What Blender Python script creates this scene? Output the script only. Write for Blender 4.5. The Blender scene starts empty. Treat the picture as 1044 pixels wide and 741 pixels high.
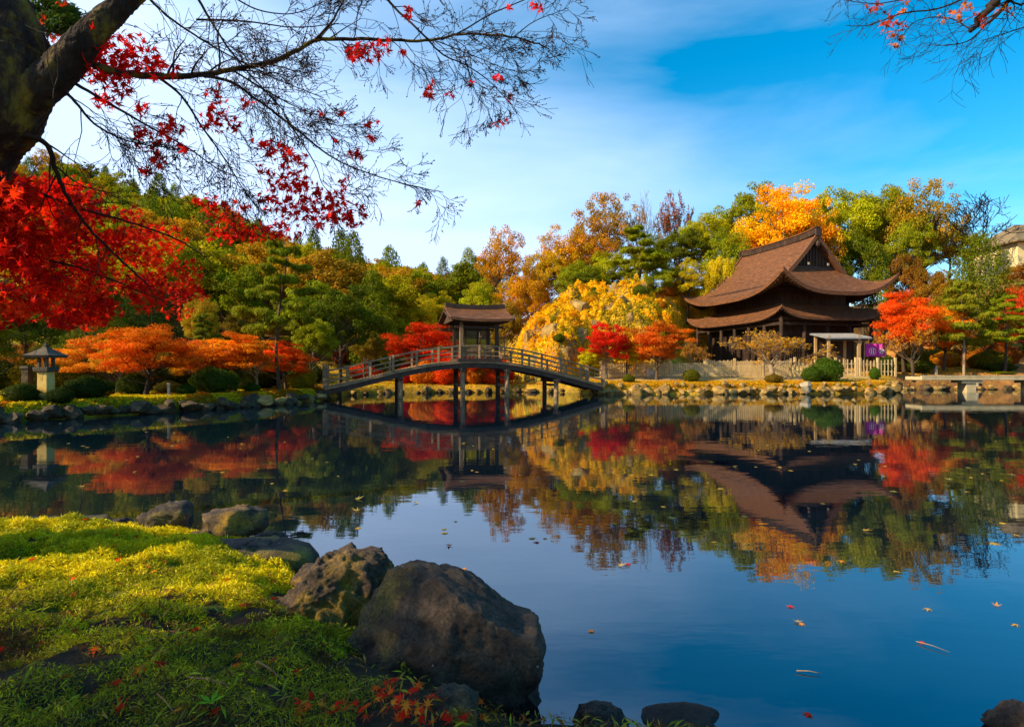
import bpy, math, random
import numpy as np
from mathutils import Vector, Matrix, noise as mnoise

# ------------------------------------------------------------------ camera, sky, sun, exposure
SC = bpy.context.scene
COL = SC.collection
F, HX, HY, EYE = 580.0, 522.0, 376.0, 1.5          # focal length in photo pixels, horizon, eye height over the water

cam = bpy.data.cameras.new('camera')
cam.sensor_width = 36.0
cam.lens = 36.0 * F / 1044.0
cam.shift_y = (HY - 370.5) / 1044.0
cam.clip_start = 0.05
cam.clip_end = 3000
cam_o = bpy.data.objects.new('camera', cam)
COL.objects.link(cam_o)
cam_o.location = (0, 0, EYE)
cam_o.rotation_euler = (math.radians(90), 0, 0)
SC.camera = cam_o

SUN = Vector((-0.86, -0.36, 0.56)).normalized()
elev = math.asin(SUN.z)
azim = math.atan2(SUN.x, SUN.y)

world = bpy.data.worlds.new('World')
SC.world = world
world.use_nodes = True
wn, wl = world.node_tree.nodes, world.node_tree.links
wn.clear()
def wnode(t, **k):
    n = wn.new(t)
    for a, v in k.items(): setattr(n, a, v)
    return n
w_out = wnode('ShaderNodeOutputWorld')
w_bg = wnode('ShaderNodeBackground')
w_bg.inputs['Strength'].default_value = 0.112
w_sky = wnode('ShaderNodeTexSky', sky_type='NISHITA')
w_sky.sun_disc = False
w_sky.sun_elevation = elev
w_sky.sun_rotation = azim
w_sky.air_density = 1.0
w_sky.dust_density = 0.4
w_sky.ozone_density = 3.0
w_hsv = wnode('ShaderNodeHueSaturation')
w_hsv.inputs['Hue'].default_value = 0.485
w_hsv.inputs['Saturation'].default_value = 1.45
w_hsv.inputs['Value'].default_value = 1.2
w_tc = wnode('ShaderNodeTexCoord')
w_map = wnode('ShaderNodeMapping')
w_map.inputs['Rotation'].default_value = (0, math.radians(28), 0)
w_map.inputs['Scale'].default_value = (1.0, 1.0, 4.2)
w_nz = wnode('ShaderNodeTexNoise')
w_nz.inputs['Scale'].default_value = 1.6
w_nz.inputs['Detail'].default_value = 6
w_nz.inputs['Roughness'].default_value = 0.52
w_nz.inputs['Distortion'].default_value = 0.5
w_sep = wnode('ShaderNodeSeparateXYZ')
wl.new(w_tc.outputs['Generated'], w_sep.inputs[0])
wl.new(w_tc.outputs['Generated'], w_map.inputs[0])
wl.new(w_map.outputs[0], w_nz.inputs['Vector'])
def wmath(op, a, b=None, clamp=False):
    n = wnode('ShaderNodeMath', operation=op); n.use_clamp = clamp
    for i, v in enumerate((a, b)):
        if v is None: continue
        if isinstance(v, (int, float)): n.inputs[i].default_value = v
        else: wl.new(v, n.inputs[i])
    return n.outputs[0]
# thin high cloud: thicker low down and towards the sunny (-X) side
m = wmath('MULTIPLY', w_sep.outputs['X'], -1.1)
m = wmath('ADD', m, 1.18)
z = wmath('MULTIPLY', w_sep.outputs['Z'], -1.55)
m = wmath('ADD', m, z)
n_ = wmath('SUBTRACT', w_nz.outputs['Fac'], 0.5)
n_ = wmath('MULTIPLY', n_, 1.2)
m = wmath('ADD', m, n_)
m = wmath('MULTIPLY', m, 0.95, clamp=True)
w_mix = wnode('ShaderNodeMix', data_type='RGBA')
wl.new(m, w_mix.inputs['Factor'])
wl.new(w_sky.outputs[0], w_hsv.inputs['Color'])
wl.new(w_hsv.outputs[0], w_mix.inputs['A'])
w_mix.inputs['B'].default_value = (4.4, 5.75, 8.1, 1)
wl.new(w_mix.outputs['Result'], w_bg.inputs['Color'])
wl.new(w_bg.outputs[0], w_out.inputs['Surface'])

sun = bpy.data.lights.new('sun', 'SUN')
sun.energy = 5.0
sun.angle = math.radians(0.5)
sun.color = (1.0, 0.80, 0.52)
sun_o = bpy.data.objects.new('sun', sun)
COL.objects.link(sun_o)
sun_o.rotation_euler = SUN.to_track_quat('Z', 'Y').to_euler()

SC.view_settings.view_transform = 'Standard'
SC.view_settings.look = 'None'
SC.view_settings.gamma = 1
SC.view_settings.use_curve_mapping = False
SC.view_settings.exposure = 0.78
SC.cycles.max_bounces = 8
SC.cycles.transparent_max_bounces = 6
SC.cycles.caustics_reflective = False
SC.cycles.caustics_refractive = False

# ------------------------------------------------------------------ helpers
PI = math.pi
def W(px, py, D):
    return Vector(((px - HX) / F * D, D, EYE + (HY - py) / F * D))

RM = {}
def tag(o, label=None, cat=None, group=None, kind=None):
    if label: o['label'] = label
    if cat: o['category'] = cat
    if group: o['group'] = group
    if kind: o['kind'] = kind
    return o
def thing(name, label, cat, loc=(0, 0, 0), rz=0.0, scale=(1, 1, 1), group=None):
    o = bpy.data.objects.new(name, None)
    o.empty_display_size = 0.2
    COL.objects.link(o)
    o.location = loc; o.rotation_euler = (0, 0, rz); o.scale = scale
    RM[o.name] = Matrix.LocRotScale(Vector(loc), Matrix.Rotation(rz, 3, 'Z').to_quaternion(), Vector(scale))
    return tag(o, label, cat, group)
def root_of(o):
    while o.parent: o = o.parent
    return o

def np_mesh(name, V, faces_flat, sizes, tint=None, smooth=False):
    me = bpy.data.meshes.new(name)
    V = np.asarray(V, dtype=np.float32)
    sizes = np.asarray(sizes, dtype=np.int32)
    flat = np.asarray(faces_flat, dtype=np.int32)
    me.vertices.add(len(V)); me.vertices.foreach_set('co', V.ravel())
    me.loops.add(len(flat)); me.loops.foreach_set('vertex_index', flat)
    me.polygons.add(len(sizes))
    starts = np.concatenate([[0], np.cumsum(sizes)[:-1]]).astype(np.int32)
    me.polygons.foreach_set('loop_start', starts)
    me.polygons.foreach_set('loop_total', sizes)
    me.polygons.foreach_set('use_smooth', np.full(len(sizes), smooth, dtype=bool))
    me.update(calc_edges=True)
    if tint is not None:
        a = me.color_attributes.new('Tint', 'FLOAT_COLOR', 'POINT')
        c = np.ones((len(V), 4), dtype=np.float32); c[:, :3] = tint
        a.data.foreach_set('color', c.ravel())
    return me

def link(name, me, mat, parent=None, world_coords=True):
    o = bpy.data.objects.new(name, me)
    COL.objects.link(o)
    if mat is not None:
        me.materials.append(mat)
    if parent is not None:
        o.parent = parent
    return o

class MB:
    def __init__(s): s.v = []; s.f = []
    def add(s, vs, fs):
        b = len(s.v)
        s.v.extend([tuple(v) for v in vs]); s.f.extend([tuple(b + i for i in f) for f in fs])
    def box(s, c, size, rot=None):
        hx, hy, hz = size[0] / 2, size[1] / 2, size[2] / 2
        vs = [Vector((x, y, z)) for x in (-hx, hx) for y in (-hy, hy) for z in (-hz, hz)]
        if rot is not None: vs = [rot @ v for v in vs]
        c = Vector(c)
        s.add([c + v for v in vs], [(0, 1, 3, 2), (4, 6, 7, 5), (0, 4, 5, 1), (2, 3, 7, 6), (0, 2, 6, 4), (1, 5, 7, 3)])
    def bar(s, a, b, w, h, up=Vector((0, 0, 1))):
        a = Vector(a); b = Vector(b); d = (b - a); L = d.length
        if L < 1e-6: return
        d.normalize(); sd = d.cross(up)
        if sd.length < 1e-4: sd = d.cross(Vector((0, 1, 0)))
        sd.normalize(); u = sd.cross(d).normalized()
        vs = []
        for p in (a, b):
            for i, j in ((-1, -1), (1, -1), (1, 1), (-1, 1)):
                vs.append(p + sd * (i * w / 2) + u * (j * h / 2))
        s.add(vs, [(3, 2, 1, 0), (4, 5, 6, 7), (0, 1, 5, 4), (1, 2, 6, 5), (2, 3, 7, 6), (3, 0, 4, 7)])
    def ribbon(s, pts, w, h, side):
        """rectangular section swept along pts, side = horizontal width direction"""
        side = Vector(side).normalized(); vs = []; fs = []
        n = len(pts)
        for p in pts:
            p = Vector(p)
            for i, j in ((-1, -1), (1, -1), (1, 1), (-1, 1)):
                vs.append(p + side * (i * w / 2) + Vector((0, 0, j * h / 2)))
        for k in range(n - 1):
            for q in range(4):
                a = k * 4 + q; b = k * 4 + (q + 1) % 4
                fs.append((a, b, b + 4, a + 4))
        fs.append((3, 2, 1, 0)); fs.append(tuple((n - 1) * 4 + i for i in range(4)))
        s.add(vs, fs)
    def tube(s, pts, rad, sides=6, cap=True, rough=0.0, rng=None):
        pts = [Vector(p) for p in pts]; n = len(pts)
        if n < 2: return
        vs = []; fs = []
        prev = None
        for i, p in enumerate(pts):
            d = (pts[min(i + 1, n - 1)] - pts[max(i - 1, 0)])
            if d.length < 1e-9: d = Vector((0, 0, 1))
            d.normalize()
            if prev is None:
                u = d.orthogonal().normalized()
            else:
                u = prev - d * prev.dot(d)
                u = u.normalized() if u.length > 1e-6 else d.orthogonal().normalized()
            prev = u; w_ = d.cross(u)
            r = rad[i]
            for k in range(sides):
                a = 2 * PI * k / sides
                rr = r * (1 + (rng.uniform(-rough, rough) if rough else 0))
                vs.append(p + (u * math.cos(a) + w_ * math.sin(a)) * rr)
        for i in range(n - 1):
            for k in range(sides):
                a = i * sides + k; b = i * sides + (k + 1) % sides
                fs.append((a, b, b + sides, a + sides))
        if cap:
            fs.append(tuple(reversed(range(sides)))); fs.append(tuple((n - 1) * sides + k for k in range(sides)))
        s.add(vs, fs)
    def cyl(s, base, r0, r1, h, sides=12):
        b = Vector(base)
        s.tube([b, b + Vector((0, 0, h))], [r0, r1], sides)
    def lathe(s, c, prof, sides=20, sq=False):
        vs = []; fs = []; n = len(prof)
        for r, z in prof:
            for k in range(sides):
                a = 2 * PI * (k + .5) / sides
                vs.append(Vector(c) + Vector((r * math.cos(a), r * math.sin(a), z)))
        for i in range(n - 1):
            for k in range(sides):
                a = i * sides + k; b = i * sides + (k + 1) % sides
                fs.append((a, b, b + sides, a + sides))
        fs.append(tuple(reversed(range(sides)))); fs.append(tuple((n - 1) * sides + k for k in range(sides)))
        s.add(vs, fs)
    def build(s, name, mat, parent=None, smooth=False, bevel=0.0):
        """verts are in world coords; convert to the root's frame"""
        V = np.array(s.v, dtype=np.float64)
        if parent is not None:
            inv = np.array(RM[root_of(parent).name].inverted())
            V = V @ inv[:3, :3].T + inv[:3, 3]
        me = np_mesh(name, V, [i for f in s.f for i in f], [len(f) for f in s.f], smooth=smooth)
        o = link(name, me, mat, parent)
        if bevel:
            b = o.modifiers.new('bevel', 'BEVEL'); b.width = bevel; b.segments = 1; b.limit_method = 'ANGLE'
        return o
    def local(s, name, mat, parent=None, smooth=False):
        me = np_mesh(name, s.v, [i for f in s.f for i in f], [len(f) for f in s.f], smooth=smooth)
        return link(name, me, mat, parent)

# ------------------------------------------------------------------ materials
def mat_new(name):
    m = bpy.data.materials.new(name); m.use_nodes = True
    m.node_tree.nodes.clear()
    return m, m.node_tree.nodes, m.node_tree.links
def pbr(name, cols, scale=5.0, rough=0.8, bump=0.3, detail=6, stretch=(1, 1, 1), spec=0.3, bscale=None, coords='Object', stops=None, bdist=0.02, metal=0.0):
    """noise-mixed principled material; cols = list of rgb along the noise ramp"""
    m, n, l = mat_new(name)
    out = n.new('ShaderNodeOutputMaterial'); b = n.new('ShaderNodeBsdfPrincipled')
    b.inputs['Roughness'].default_value = rough
    b.inputs['Specular IOR Level'].default_value = spec
    b.inputs['Metallic'].default_value = metal
    tc = n.new('ShaderNodeTexCoord'); mp = n.new('ShaderNodeMapping'); mp.inputs['Scale'].default_value = stretch
    l.new(tc.outputs[coords], mp.inputs[0])
    nz = n.new('ShaderNodeTexNoise'); nz.inputs['Scale'].default_value = scale; nz.inputs['Detail'].default_value = detail; nz.inputs['Roughness'].default_value = 0.62
    l.new(mp.outputs[0], nz.inputs['Vector'])
    rp = n.new('ShaderNodeValToRGB'); el = rp.color_ramp.elements
    k = len(cols)
    if stops is None: stops = [0.3 + 0.4 * i / max(1, k - 1) for i in range(k)]
    el[0].position = stops[0]; el[0].color = (*cols[0], 1)
    el[1].position = stops[-1]; el[1].color = (*cols[-1], 1)
    for i in range(1, k - 1):
        e = el.new(stops[i]); e.color = (*cols[i], 1)
    l.new(nz.outputs['Fac'], rp.inputs[0]); l.new(rp.outputs[0], b.inputs['Base Color'])
    if bump:
        n2 = n.new('ShaderNodeTexNoise'); n2.inputs['Scale'].default_value = bscale or scale * 2.5; n2.inputs['Detail'].default_value = 8
        l.new(mp.outputs[0], n2.inputs['Vector'])
        bp = n.new('ShaderNodeBump'); bp.inputs['Strength'].default_value = bump; bp.inputs['Distance'].default_value = bdist
        l.new(n2.outputs['Fac'], bp.inputs['Height']); l.new(bp.outputs[0], b.inputs['Normal'])
    l.new(b.outputs[0], out.inputs[0])
    return m

def foliage_mat(name, trans=0.42, gloss=0.03):
    m, n, l = mat_new(name)
    out = n.new('ShaderNodeOutputMaterial')
    at = n.new('ShaderNodeVertexColor'); at.layer_name = 'Tint'
    oi = n.new('ShaderNodeObjectInfo')
    mx = n.new('ShaderNodeMix'); mx.data_type = 'RGBA'; mx.blend_type = 'MULTIPLY'; mx.inputs['Factor'].default_value = 1
    l.new(at.outputs['Color'], mx.inputs['A']); l.new(oi.outputs['Color'], mx.inputs['B'])
    d = n.new('ShaderNodeBsdfDiffuse'); t = n.new('ShaderNodeBsdfTranslucent'); g = n.new('ShaderNodeBsdfGlossy')
    g.inputs['Roughness'].default_value = 0.45; g.inputs['Color'].default_value = (1, 1, 1, 1)
    wm = n.new('ShaderNodeMix'); wm.data_type = 'RGBA'; wm.blend_type = 'MULTIPLY'; wm.inputs['Factor'].default_value = 1; wm.inputs['B'].default_value = (1.12, 1.0, .38, 1)
    l.new(mx.outputs['Result'], wm.inputs['A']); mx = wm
    l.new(mx.outputs['Result'], d.inputs[0]); l.new(mx.outputs['Result'], t.inputs[0])
    a = n.new('ShaderNodeMixShader'); a.inputs[0].default_value = trans
    l.new(d.outputs[0], a.inputs[1]); l.new(t.outputs[0], a.inputs[2])
    c = n.new('ShaderNodeMixShader'); c.inputs[0].default_value = gloss
    l.new(a.outputs[0], c.inputs[1]); l.new(g.outputs[0], c.inputs[2])
    l.new(c.outputs[0], out.inputs[0])
    return m

M = {}
M['leaf'] = foliage_mat('leaf', 0.42, 0.004)
M['moss'] = foliage_mat('moss', 0.25, 0.01)
M['bark'] = pbr('bark', [(.03, .018, .010), (.07, .045, .024), (.14, .10, .055)], 9, .9, .9, stretch=(1, 1, .25), bdist=.03)
M['bark_moss_lit'] = pbr('bark_moss_lit', [(.012, .007, .004), (.032, .020, .012), (.16, .12, .012)], 5, .95, 1.0, stretch=(1, 1, .45), stops=[.35, .48, .60], bdist=.06, bscale=22)  # yellow patches are moss, also standing in for sunlit bough edges
M['bark_dark'] = pbr('bark_dark', [(.012, .006, .004), (.030, .018, .012)], 14, .85, .5)
M['bark_pale'] = pbr('bark_pale', [(.16, .11, .06), (.32, .23, .13)], 12, .85, .4)
M['wood_old'] = pbr('wood_old', [(.13, .075, .035), (.24, .145, .07), (.36, .24, .12)], 3, .8, .4, stretch=(1, 1, 6), bdist=.01)
M['wood_dark'] = pbr('wood_dark', [(.030, .018, .012), (.075, .042, .026)], 4, .75, .4, stretch=(1, 1, .3), bdist=.01)
M['wood_temple'] = pbr('wood_temple', [(.012, .006, .004), (.034, .017, .009), (.065, .034, .017)], 3, .8, .4, stretch=(1, 1, .4), bdist=.02)
M['wood_gold'] = pbr('wood_gold', [(.28, .17, .07), (.42, .27, .12)], 6, .7, .3)
M['fence_wood'] = pbr('fence_wood', [(.42, .28, .11), (.62, .45, .21)], 5, .8, .2, stretch=(1, 1, .4))
M['bark_roof'] = pbr('bark_roof', [(.040, .026, .009), (.11, .043, .015), (.15, .056, .018), (.25, .105, .034)], 1.9, .75, .55, detail=9, stretch=(1.2, 1.2, 5.0), bscale=14, bdist=.05)
M['roof_edge'] = pbr('roof_edge', [(.10, .040, .018), (.20, .085, .035)], 6, .8, .5, stretch=(1, 1, 9))
M['stone_lit'] = pbr('stone_lit', [(.08, .045, .014), (.26, .155, .04), (.45, .31, .10)], 2.6, .9, .8, bdist=.05)
M['stone_dark'] = pbr('stone_dark', [(.018, .012, .006), (.06, .040, .018), (.13, .09, .035)], 3.0, .9, .8, bdist=.05)
M['stone_slab'] = pbr('stone_slab', [(.36, .27, .13), (.54, .43, .24)], 3, .85, .3)
M['stone_pale'] = pbr('stone_pale', [(.24, .19, .12), (.44, .37, .25)], 4, .85, .4)
M['lantern_stone'] = pbr('lantern_stone', [(.40, .24, .05), (.62, .40, .10), (.66, .48, .20)], 3.5, .9, .5)
M['lantern_roof'] = pbr('lantern_roof', [(.05, .038, .024), (.12, .092, .06)], 4, .85, .5)
M['wall_cream'] = pbr('wall_cream', [(.60, .46, .20), (.75, .60, .30)], 2, .85, .1)
M['tin'] = pbr('tin', [(.20, .20, .20), (.34, .34, .33)], 2, .5, .1, metal=.2)
M['purple'] = pbr('purple', [(.42, .02, .30), (.56, .05, .42)], 3, .8, .1)
M['white'] = pbr('white', [(.75, .72, .72), (.82, .80, .80)], 3, .8, .05)
M['glass'] = pbr('glass', [(.02, .02, .02), (.04, .04, .04)], 3, .15, 0, spec=.5)

# boulder: dark stone and moss; weighted to one side, the olive-gold paints a sunlit flank
def boulder_mat(name, dark, mid, moss, moss_lit_amt, sx=-1.0):
    m, n, l = mat_new(name)
    out = n.new('ShaderNodeOutputMaterial'); b = n.new('ShaderNodeBsdfPrincipled')
    b.inputs['Roughness'].default_value = .72; b.inputs['Specular IOR Level'].default_value = .35
    tc = n.new('ShaderNodeTexCoord')
    nz = n.new('ShaderNodeTexNoise'); nz.inputs['Scale'].default_value = 7; nz.inputs['Detail'].default_value = 10; nz.inputs['Roughness'].default_value = .7
    l.new(tc.outputs['Object'], nz.inputs['Vector'])
    rp = n.new('ShaderNodeValToRGB'); rp.color_ramp.elements[0].position = .35; rp.color_ramp.elements[1].position = .7
    rp.color_ramp.elements[0].color = (*dark, 1); rp.color_ramp.elements[1].color = (*mid, 1)
    l.new(nz.outputs['Fac'], rp.inputs[0])
    sep = n.new('ShaderNodeSeparateXYZ'); l.new(tc.outputs['Object'], sep.inputs[0])
    n2 = n.new('ShaderNodeTexNoise'); n2.inputs['Scale'].default_value = 4; n2.inputs['Detail'].default_value = 7
    l.new(tc.outputs['Object'], n2.inputs['Vector'])
    a = n.new('ShaderNodeMath'); a.operation = 'MULTIPLY'; a.inputs[1].default_value = sx * 2.2; l.new(sep.outputs['X'], a.inputs[0])
    a2 = n.new('ShaderNodeMath'); a2.operation = 'ADD'; l.new(a.outputs[0], a2.inputs[0]); a2.inputs[1].default_value = moss_lit_amt
    a3 = n.new('ShaderNodeMath'); a3.operation = 'MULTIPLY'; a3.inputs[1].default_value = 4.5
    s_ = n.new('ShaderNodeMath'); s_.operation = 'SUBTRACT'; s_.inputs[1].default_value = .5
    l.new(n2.outputs['Fac'], s_.inputs[0]); l.new(s_.outputs[0], a3.inputs[0])
    a4 = n.new('ShaderNodeMath'); a4.operation = 'ADD'; a4.use_clamp = True
    l.new(a2.outputs[0], a4.inputs[0]); l.new(a3.outputs[0], a4.inputs[1])
    mx = n.new('ShaderNodeMix'); mx.data_type = 'RGBA'
    l.new(a4.outputs[0], mx.inputs['Factor']); l.new(rp.outputs[0], mx.inputs['A']); mx.inputs['B'].default_value = (*moss, 1)
    vo = n.new('ShaderNodeTexVoronoi'); vo.inputs['Scale'].default_value = 9.0
    l.new(tc.outputs['Object'], vo.inputs['Vector'])
    lt = n.new('ShaderNodeMath'); lt.operation = 'LESS_THAN'; lt.inputs[1].default_value = .055; l.new(vo.outputs['Distance'], lt.inputs[0])
    mx2 = n.new('ShaderNodeMix'); mx2.data_type = 'RGBA'; l.new(lt.outputs[0], mx2.inputs['Factor'])
    l.new(mx.outputs['Result'], mx2.inputs['A']); mx2.inputs['B'].default_value = (.35, .34, .28, 1)
    n5 = n.new('ShaderNodeTexNoise'); n5.inputs['Scale'].default_value = 70; n5.inputs['Detail'].default_value = 6; n5.inputs['Roughness'].default_value = .8
    l.new(tc.outputs['Object'], n5.inputs['Vector'])
    r5 = n.new('ShaderNodeValToRGB'); r5.color_ramp.elements[0].position = .38; r5.color_ramp.elements[0].color = (.38, .36, .34, 1); r5.color_ramp.elements[1].position = .66; r5.color_ramp.elements[1].color = (1.75, 1.7, 1.6, 1)
    l.new(n5.outputs['Fac'], r5.inputs[0])
    m5 = n.new('ShaderNodeMix'); m5.data_type = 'RGBA'; m5.blend_type = 'MULTIPLY'; m5.inputs['Factor'].default_value = 1
    l.new(mx2.outputs['Result'], m5.inputs['A']); l.new(r5.outputs[0], m5.inputs['B'])
    ge = n.new('ShaderNodeNewGeometry'); sz = n.new('ShaderNodeSeparateXYZ'); l.new(ge.outputs['Position'], sz.inputs[0])
    wet = n.new('ShaderNodeMapRange'); wet.inputs['From Min'].default_value = .035; wet.inputs['From Max'].default_value = .075; wet.inputs['To Min'].default_value = .38; wet.inputs['To Max'].default_value = 1.0
    l.new(sz.outputs['Z'], wet.inputs['Value'])
    m6 = n.new('ShaderNodeMix'); m6.data_type = 'RGBA'; m6.blend_type = 'MULTIPLY'; m6.inputs['Factor'].default_value = 1
    l.new(m5.outputs['Result'], m6.inputs['A']); l.new(wet.outputs[0], m6.inputs['B'])
    l.new(m6.outputs['Result'], b.inputs['Base Color'])
    n3 = n.new('ShaderNodeTexNoise'); n3.inputs['Scale'].default_value = 11; n3.inputs['Detail'].default_value = 12; n3.inputs['Roughness'].default_value = .78
    l.new(tc.outputs['Object'], n3.inputs['Vector'])
    bp = n.new('ShaderNodeBump'); bp.inputs['Strength'].default_value = 1.0; bp.inputs['Distance'].default_value = .035
    l.new(n3.outputs['Fac'], bp.inputs['Height']); l.new(bp.outputs[0], b.inputs['Normal'])
    l.new(b.outputs[0], out.inputs[0])
    return m
M['boulder'] = boulder_mat('boulder', (.018, .010, .006), (.105, .072, .045), (.20, .14, .02), -.30)  # olive-gold on the left flank is sunlight put into the colour
M['rock_mossy'] = boulder_mat('rock_mossy', (.030, .019, .010), (.15, .10, .055), (.42, .25, .012), .12, 0)
M['rock_wet'] = boulder_mat('rock_wet', (.020, .014, .009), (.085, .062, .040), (.26, .20, .02), -.1, 0)

# terrain: colours of the ground come from the Tint attribute, broken up by noise
def ground_mat(name, bump=.6, s1=1.1, bdist=.08):
    m, n, l = mat_new(name)
    out = n.new('ShaderNodeOutputMaterial'); b = n.new('ShaderNodeBsdfPrincipled')
    b.inputs['Roughness'].default_value = .95; b.inputs['Specular IOR Level'].default_value = .1
    at = n.new('ShaderNodeVertexColor'); at.layer_name = 'Tint'
    tc = n.new('ShaderNodeTexCoord')
    nz = n.new('ShaderNodeTexNoise'); nz.inputs['Scale'].default_value = s1; nz.inputs['Detail'].default_value = 12; nz.inputs['Roughness'].default_value = .7
    l.new(tc.outputs['Object'], nz.inputs['Vector'])
    rp = n.new('ShaderNodeValToRGB'); e = rp.color_ramp.elements
    e[0].position = .32; e[0].color = (.35, .38, .45, 1); e[1].position = .68; e[1].color = (1.5, 1.35, 1.1, 1)
    l.new(nz.outputs['Fac'], rp.inputs[0])
    mx = n.new('ShaderNodeMix'); mx.data_type = 'RGBA'; mx.blend_type = 'MULTIPLY'; mx.inputs['Factor'].default_value = 1
    l.new(at.outputs['Color'], mx.inputs['A']); l.new(rp.outputs[0], mx.inputs['B'])
    l.new(mx.outputs['Result'], b.inputs['Base Color'])
    n2 = n.new('ShaderNodeTexNoise'); n2.inputs['Scale'].default_value = s1 * 6; n2.inputs['Detail'].default_value = 8
    l.new(tc.outputs['Object'], n2.inputs['Vector'])
    bp = n.new('ShaderNodeBump'); bp.inputs['Strength'].default_value = bump; bp.inputs['Distance'].default_value = bdist
    l.new(n2.outputs['Fac'], bp.inputs['Height']); l.new(bp.outputs[0], b.inputs['Normal'])
    l.new(b.outputs[0], out.inputs[0])
    return m
M['ground'] = ground_mat('ground')
M['soil'] = ground_mat('soil', .8, 9, .02)
M['cliff'] = ground_mat('cliff', 1.0, .7, .25)

def water_mat():
    m, n, l = mat_new('water')
    out = n.new('ShaderNodeOutputMaterial')
    d = n.new('ShaderNodeBsdfDiffuse'); d.inputs[0].default_value = (.002, .008, .015, 1)
    g = n.new('ShaderNodeBsdfGlossy'); g.inputs['Roughness'].default_value = .015; g.inputs['Color'].default_value = (.84, .91, .98, 1)
    fr = n.new('ShaderNodeFresnel'); fr.inputs['IOR'].default_value = 2.55
    tc = n.new('ShaderNodeTexCoord'); mp = n.new('ShaderNodeMapping'); mp.inputs['Scale'].default_value = (.55, 1.5, 1)
    l.new(tc.outputs['Object'], mp.inputs[0])
    nz = n.new('ShaderNodeTexNoise'); nz.inputs['Scale'].default_value = 1.3; nz.inputs['Detail'].default_value = 4; nz.inputs['Roughness'].default_value = .55
    l.new(mp.outputs[0], nz.inputs['Vector'])
    bp = n.new('ShaderNodeBump'); bp.inputs['Strength'].default_value = .22; bp.inputs['Distance'].default_value = .010
    l.new(nz.outputs['Fac'], bp.inputs['Height'])
    for s_ in (g, fr): l.new(bp.outputs[0], s_.inputs['Normal'])
    mx = n.new('ShaderNodeMixShader')
    l.new(fr.outputs[0], mx.inputs[0]); l.new(d.outputs[0], mx.inputs[1]); l.new(g.outputs[0], mx.inputs[2])
    l.new(mx.outputs[0], out.inputs[0])
    return m
M['water'] = water_mat()

# ------------------------------------------------------------------ terrain
POND = np.array([(-60, 4.0), (-12, 5.9), (-5.2, 5.45), (-3.6, 5.3), (-2.3, 5.0), (-1.5, 4.1), (-1.0, 3.3), (-.45, 2.75), (.1, 2.38), (.9, 2.2), (1.7, 2.12), (2.3, 2.1), (3.2, 1.7), (6, 1.2), (60, .5),
                 (75, 20), (55, 39), (34, 41.5), (28.5, 40.6), (25.8, 39.2), (24.8, 36.3), (22.5, 34.4), (19, 33.9), (14, 33.6), (9, 33.4), (5.2, 33.0),
                 (4.2, 34.8), (3.2, 36.0), (1.0, 36.4), (.2, 37.5), (-1.5, 36.0), (-4.5, 35.6), (-7.5, 34.2), (-9.4, 31.5), (-9.6, 28.6), (-8.9, 26.6), (-9.6, 23.8), (-11.0, 21.0), (-12.2, 18.7), (-14.2, 15.6), (-18, 13.6), (-60, 11)])
def pond_sd(x, y):
    """signed distance to the pond outline, > 0 on land"""
    x = np.asarray(x, float); y = np.asarray(y, float)
    d2 = np.full(x.shape, 1e18); inside = np.zeros(x.shape, bool)
    P = POND; Q = np.roll(POND, -1, axis=0)
    for (ax, ay), (bx, by) in zip(P, Q):
        ex, ey = bx - ax, by - ay
        t = np.clip(((x - ax) * ex + (y - ay) * ey) / (ex * ex + ey * ey), 0, 1)
        d2 = np.minimum(d2, (x - ax - t * ex) ** 2 + (y - ay - t * ey) ** 2)
        c = (ay > y) != (by > y)
        with np.errstate(divide='ignore', invalid='ignore'):
            xi = ax + (y - ay) * ex / (ey if ey != 0 else 1e-12)
        inside ^= c & (x < xi)
    return np.where(inside, -1, 1) * np.sqrt(d2)
def sstep(t): t = np.clip(t, 0, 1); return t * t * (3 - 2 * t)
def vnoise(x, y, s, seed=0):
    """smooth value noise, vectorised"""
    x = np.asarray(x) * s + seed * 17.3; y = np.asarray(y) * s - seed * 9.1
    xi = np.floor(x); yi = np.floor(y); fx = x - xi; fy = y - yi
    def h(a, b):
        v = np.sin(a * 127.1 + b * 311.7 + seed * 3.3) * 43758.5453
        return v - np.floor(v)
    ux = fx * fx * (3 - 2 * fx); uy = fy * fy * (3 - 2 * fy)
    return (h(xi, yi) * (1 - ux) + h(xi + 1, yi) * ux) * (1 - uy) + (h(xi, yi + 1) * (1 - ux) + h(xi + 1, yi + 1) * ux) * uy
def fbm(x, y, s, seed=0, o=4):
    r = 0; a = .5; t = 0
    for k in range(o):
        r = r + a * vnoise(x, y, s * 2 ** k, seed + k * 5); t += a; a *= .5
    return r / t
PXK = [-600, 0, 100, 200, 300, 430, 520, 600, 680, 720, 780, 900, 1000, 1300]
Z60 = [14, 12, 11, 9.5, 7, 4.5, 5, 8, 9.8, 9.6, 8, 7.5, 11, 14]
Z100 = [38, 33, 29.5, 24, 16.5, 11, 10, 11, 13, 13, 13, 13, 16, 20]
DST = [26, 27, 28, 29, 31, 39, 50, 48, 48, 50, 59, 60, 47, 45]
def knoll(x, y):
    """rocky golden knoll"""
    ys_ = y - 5.2 * sstep((x - 2.6) / 3.6) - 5.0 * sstep((x - 10.5) / 4)
    q = (np.where(x > 8.6, np.abs(x - 8.6) / 5.0, np.abs(x - 8.6) / 8.8) ** np.where(x > 8.6, 4.5, 2.4) + (np.abs(ys_ - 45.5) / 9.8) ** 2.0)
    k = np.clip(1 - q, 0, 1) ** .56
    return (7.0 + .09 * x) * k
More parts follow.
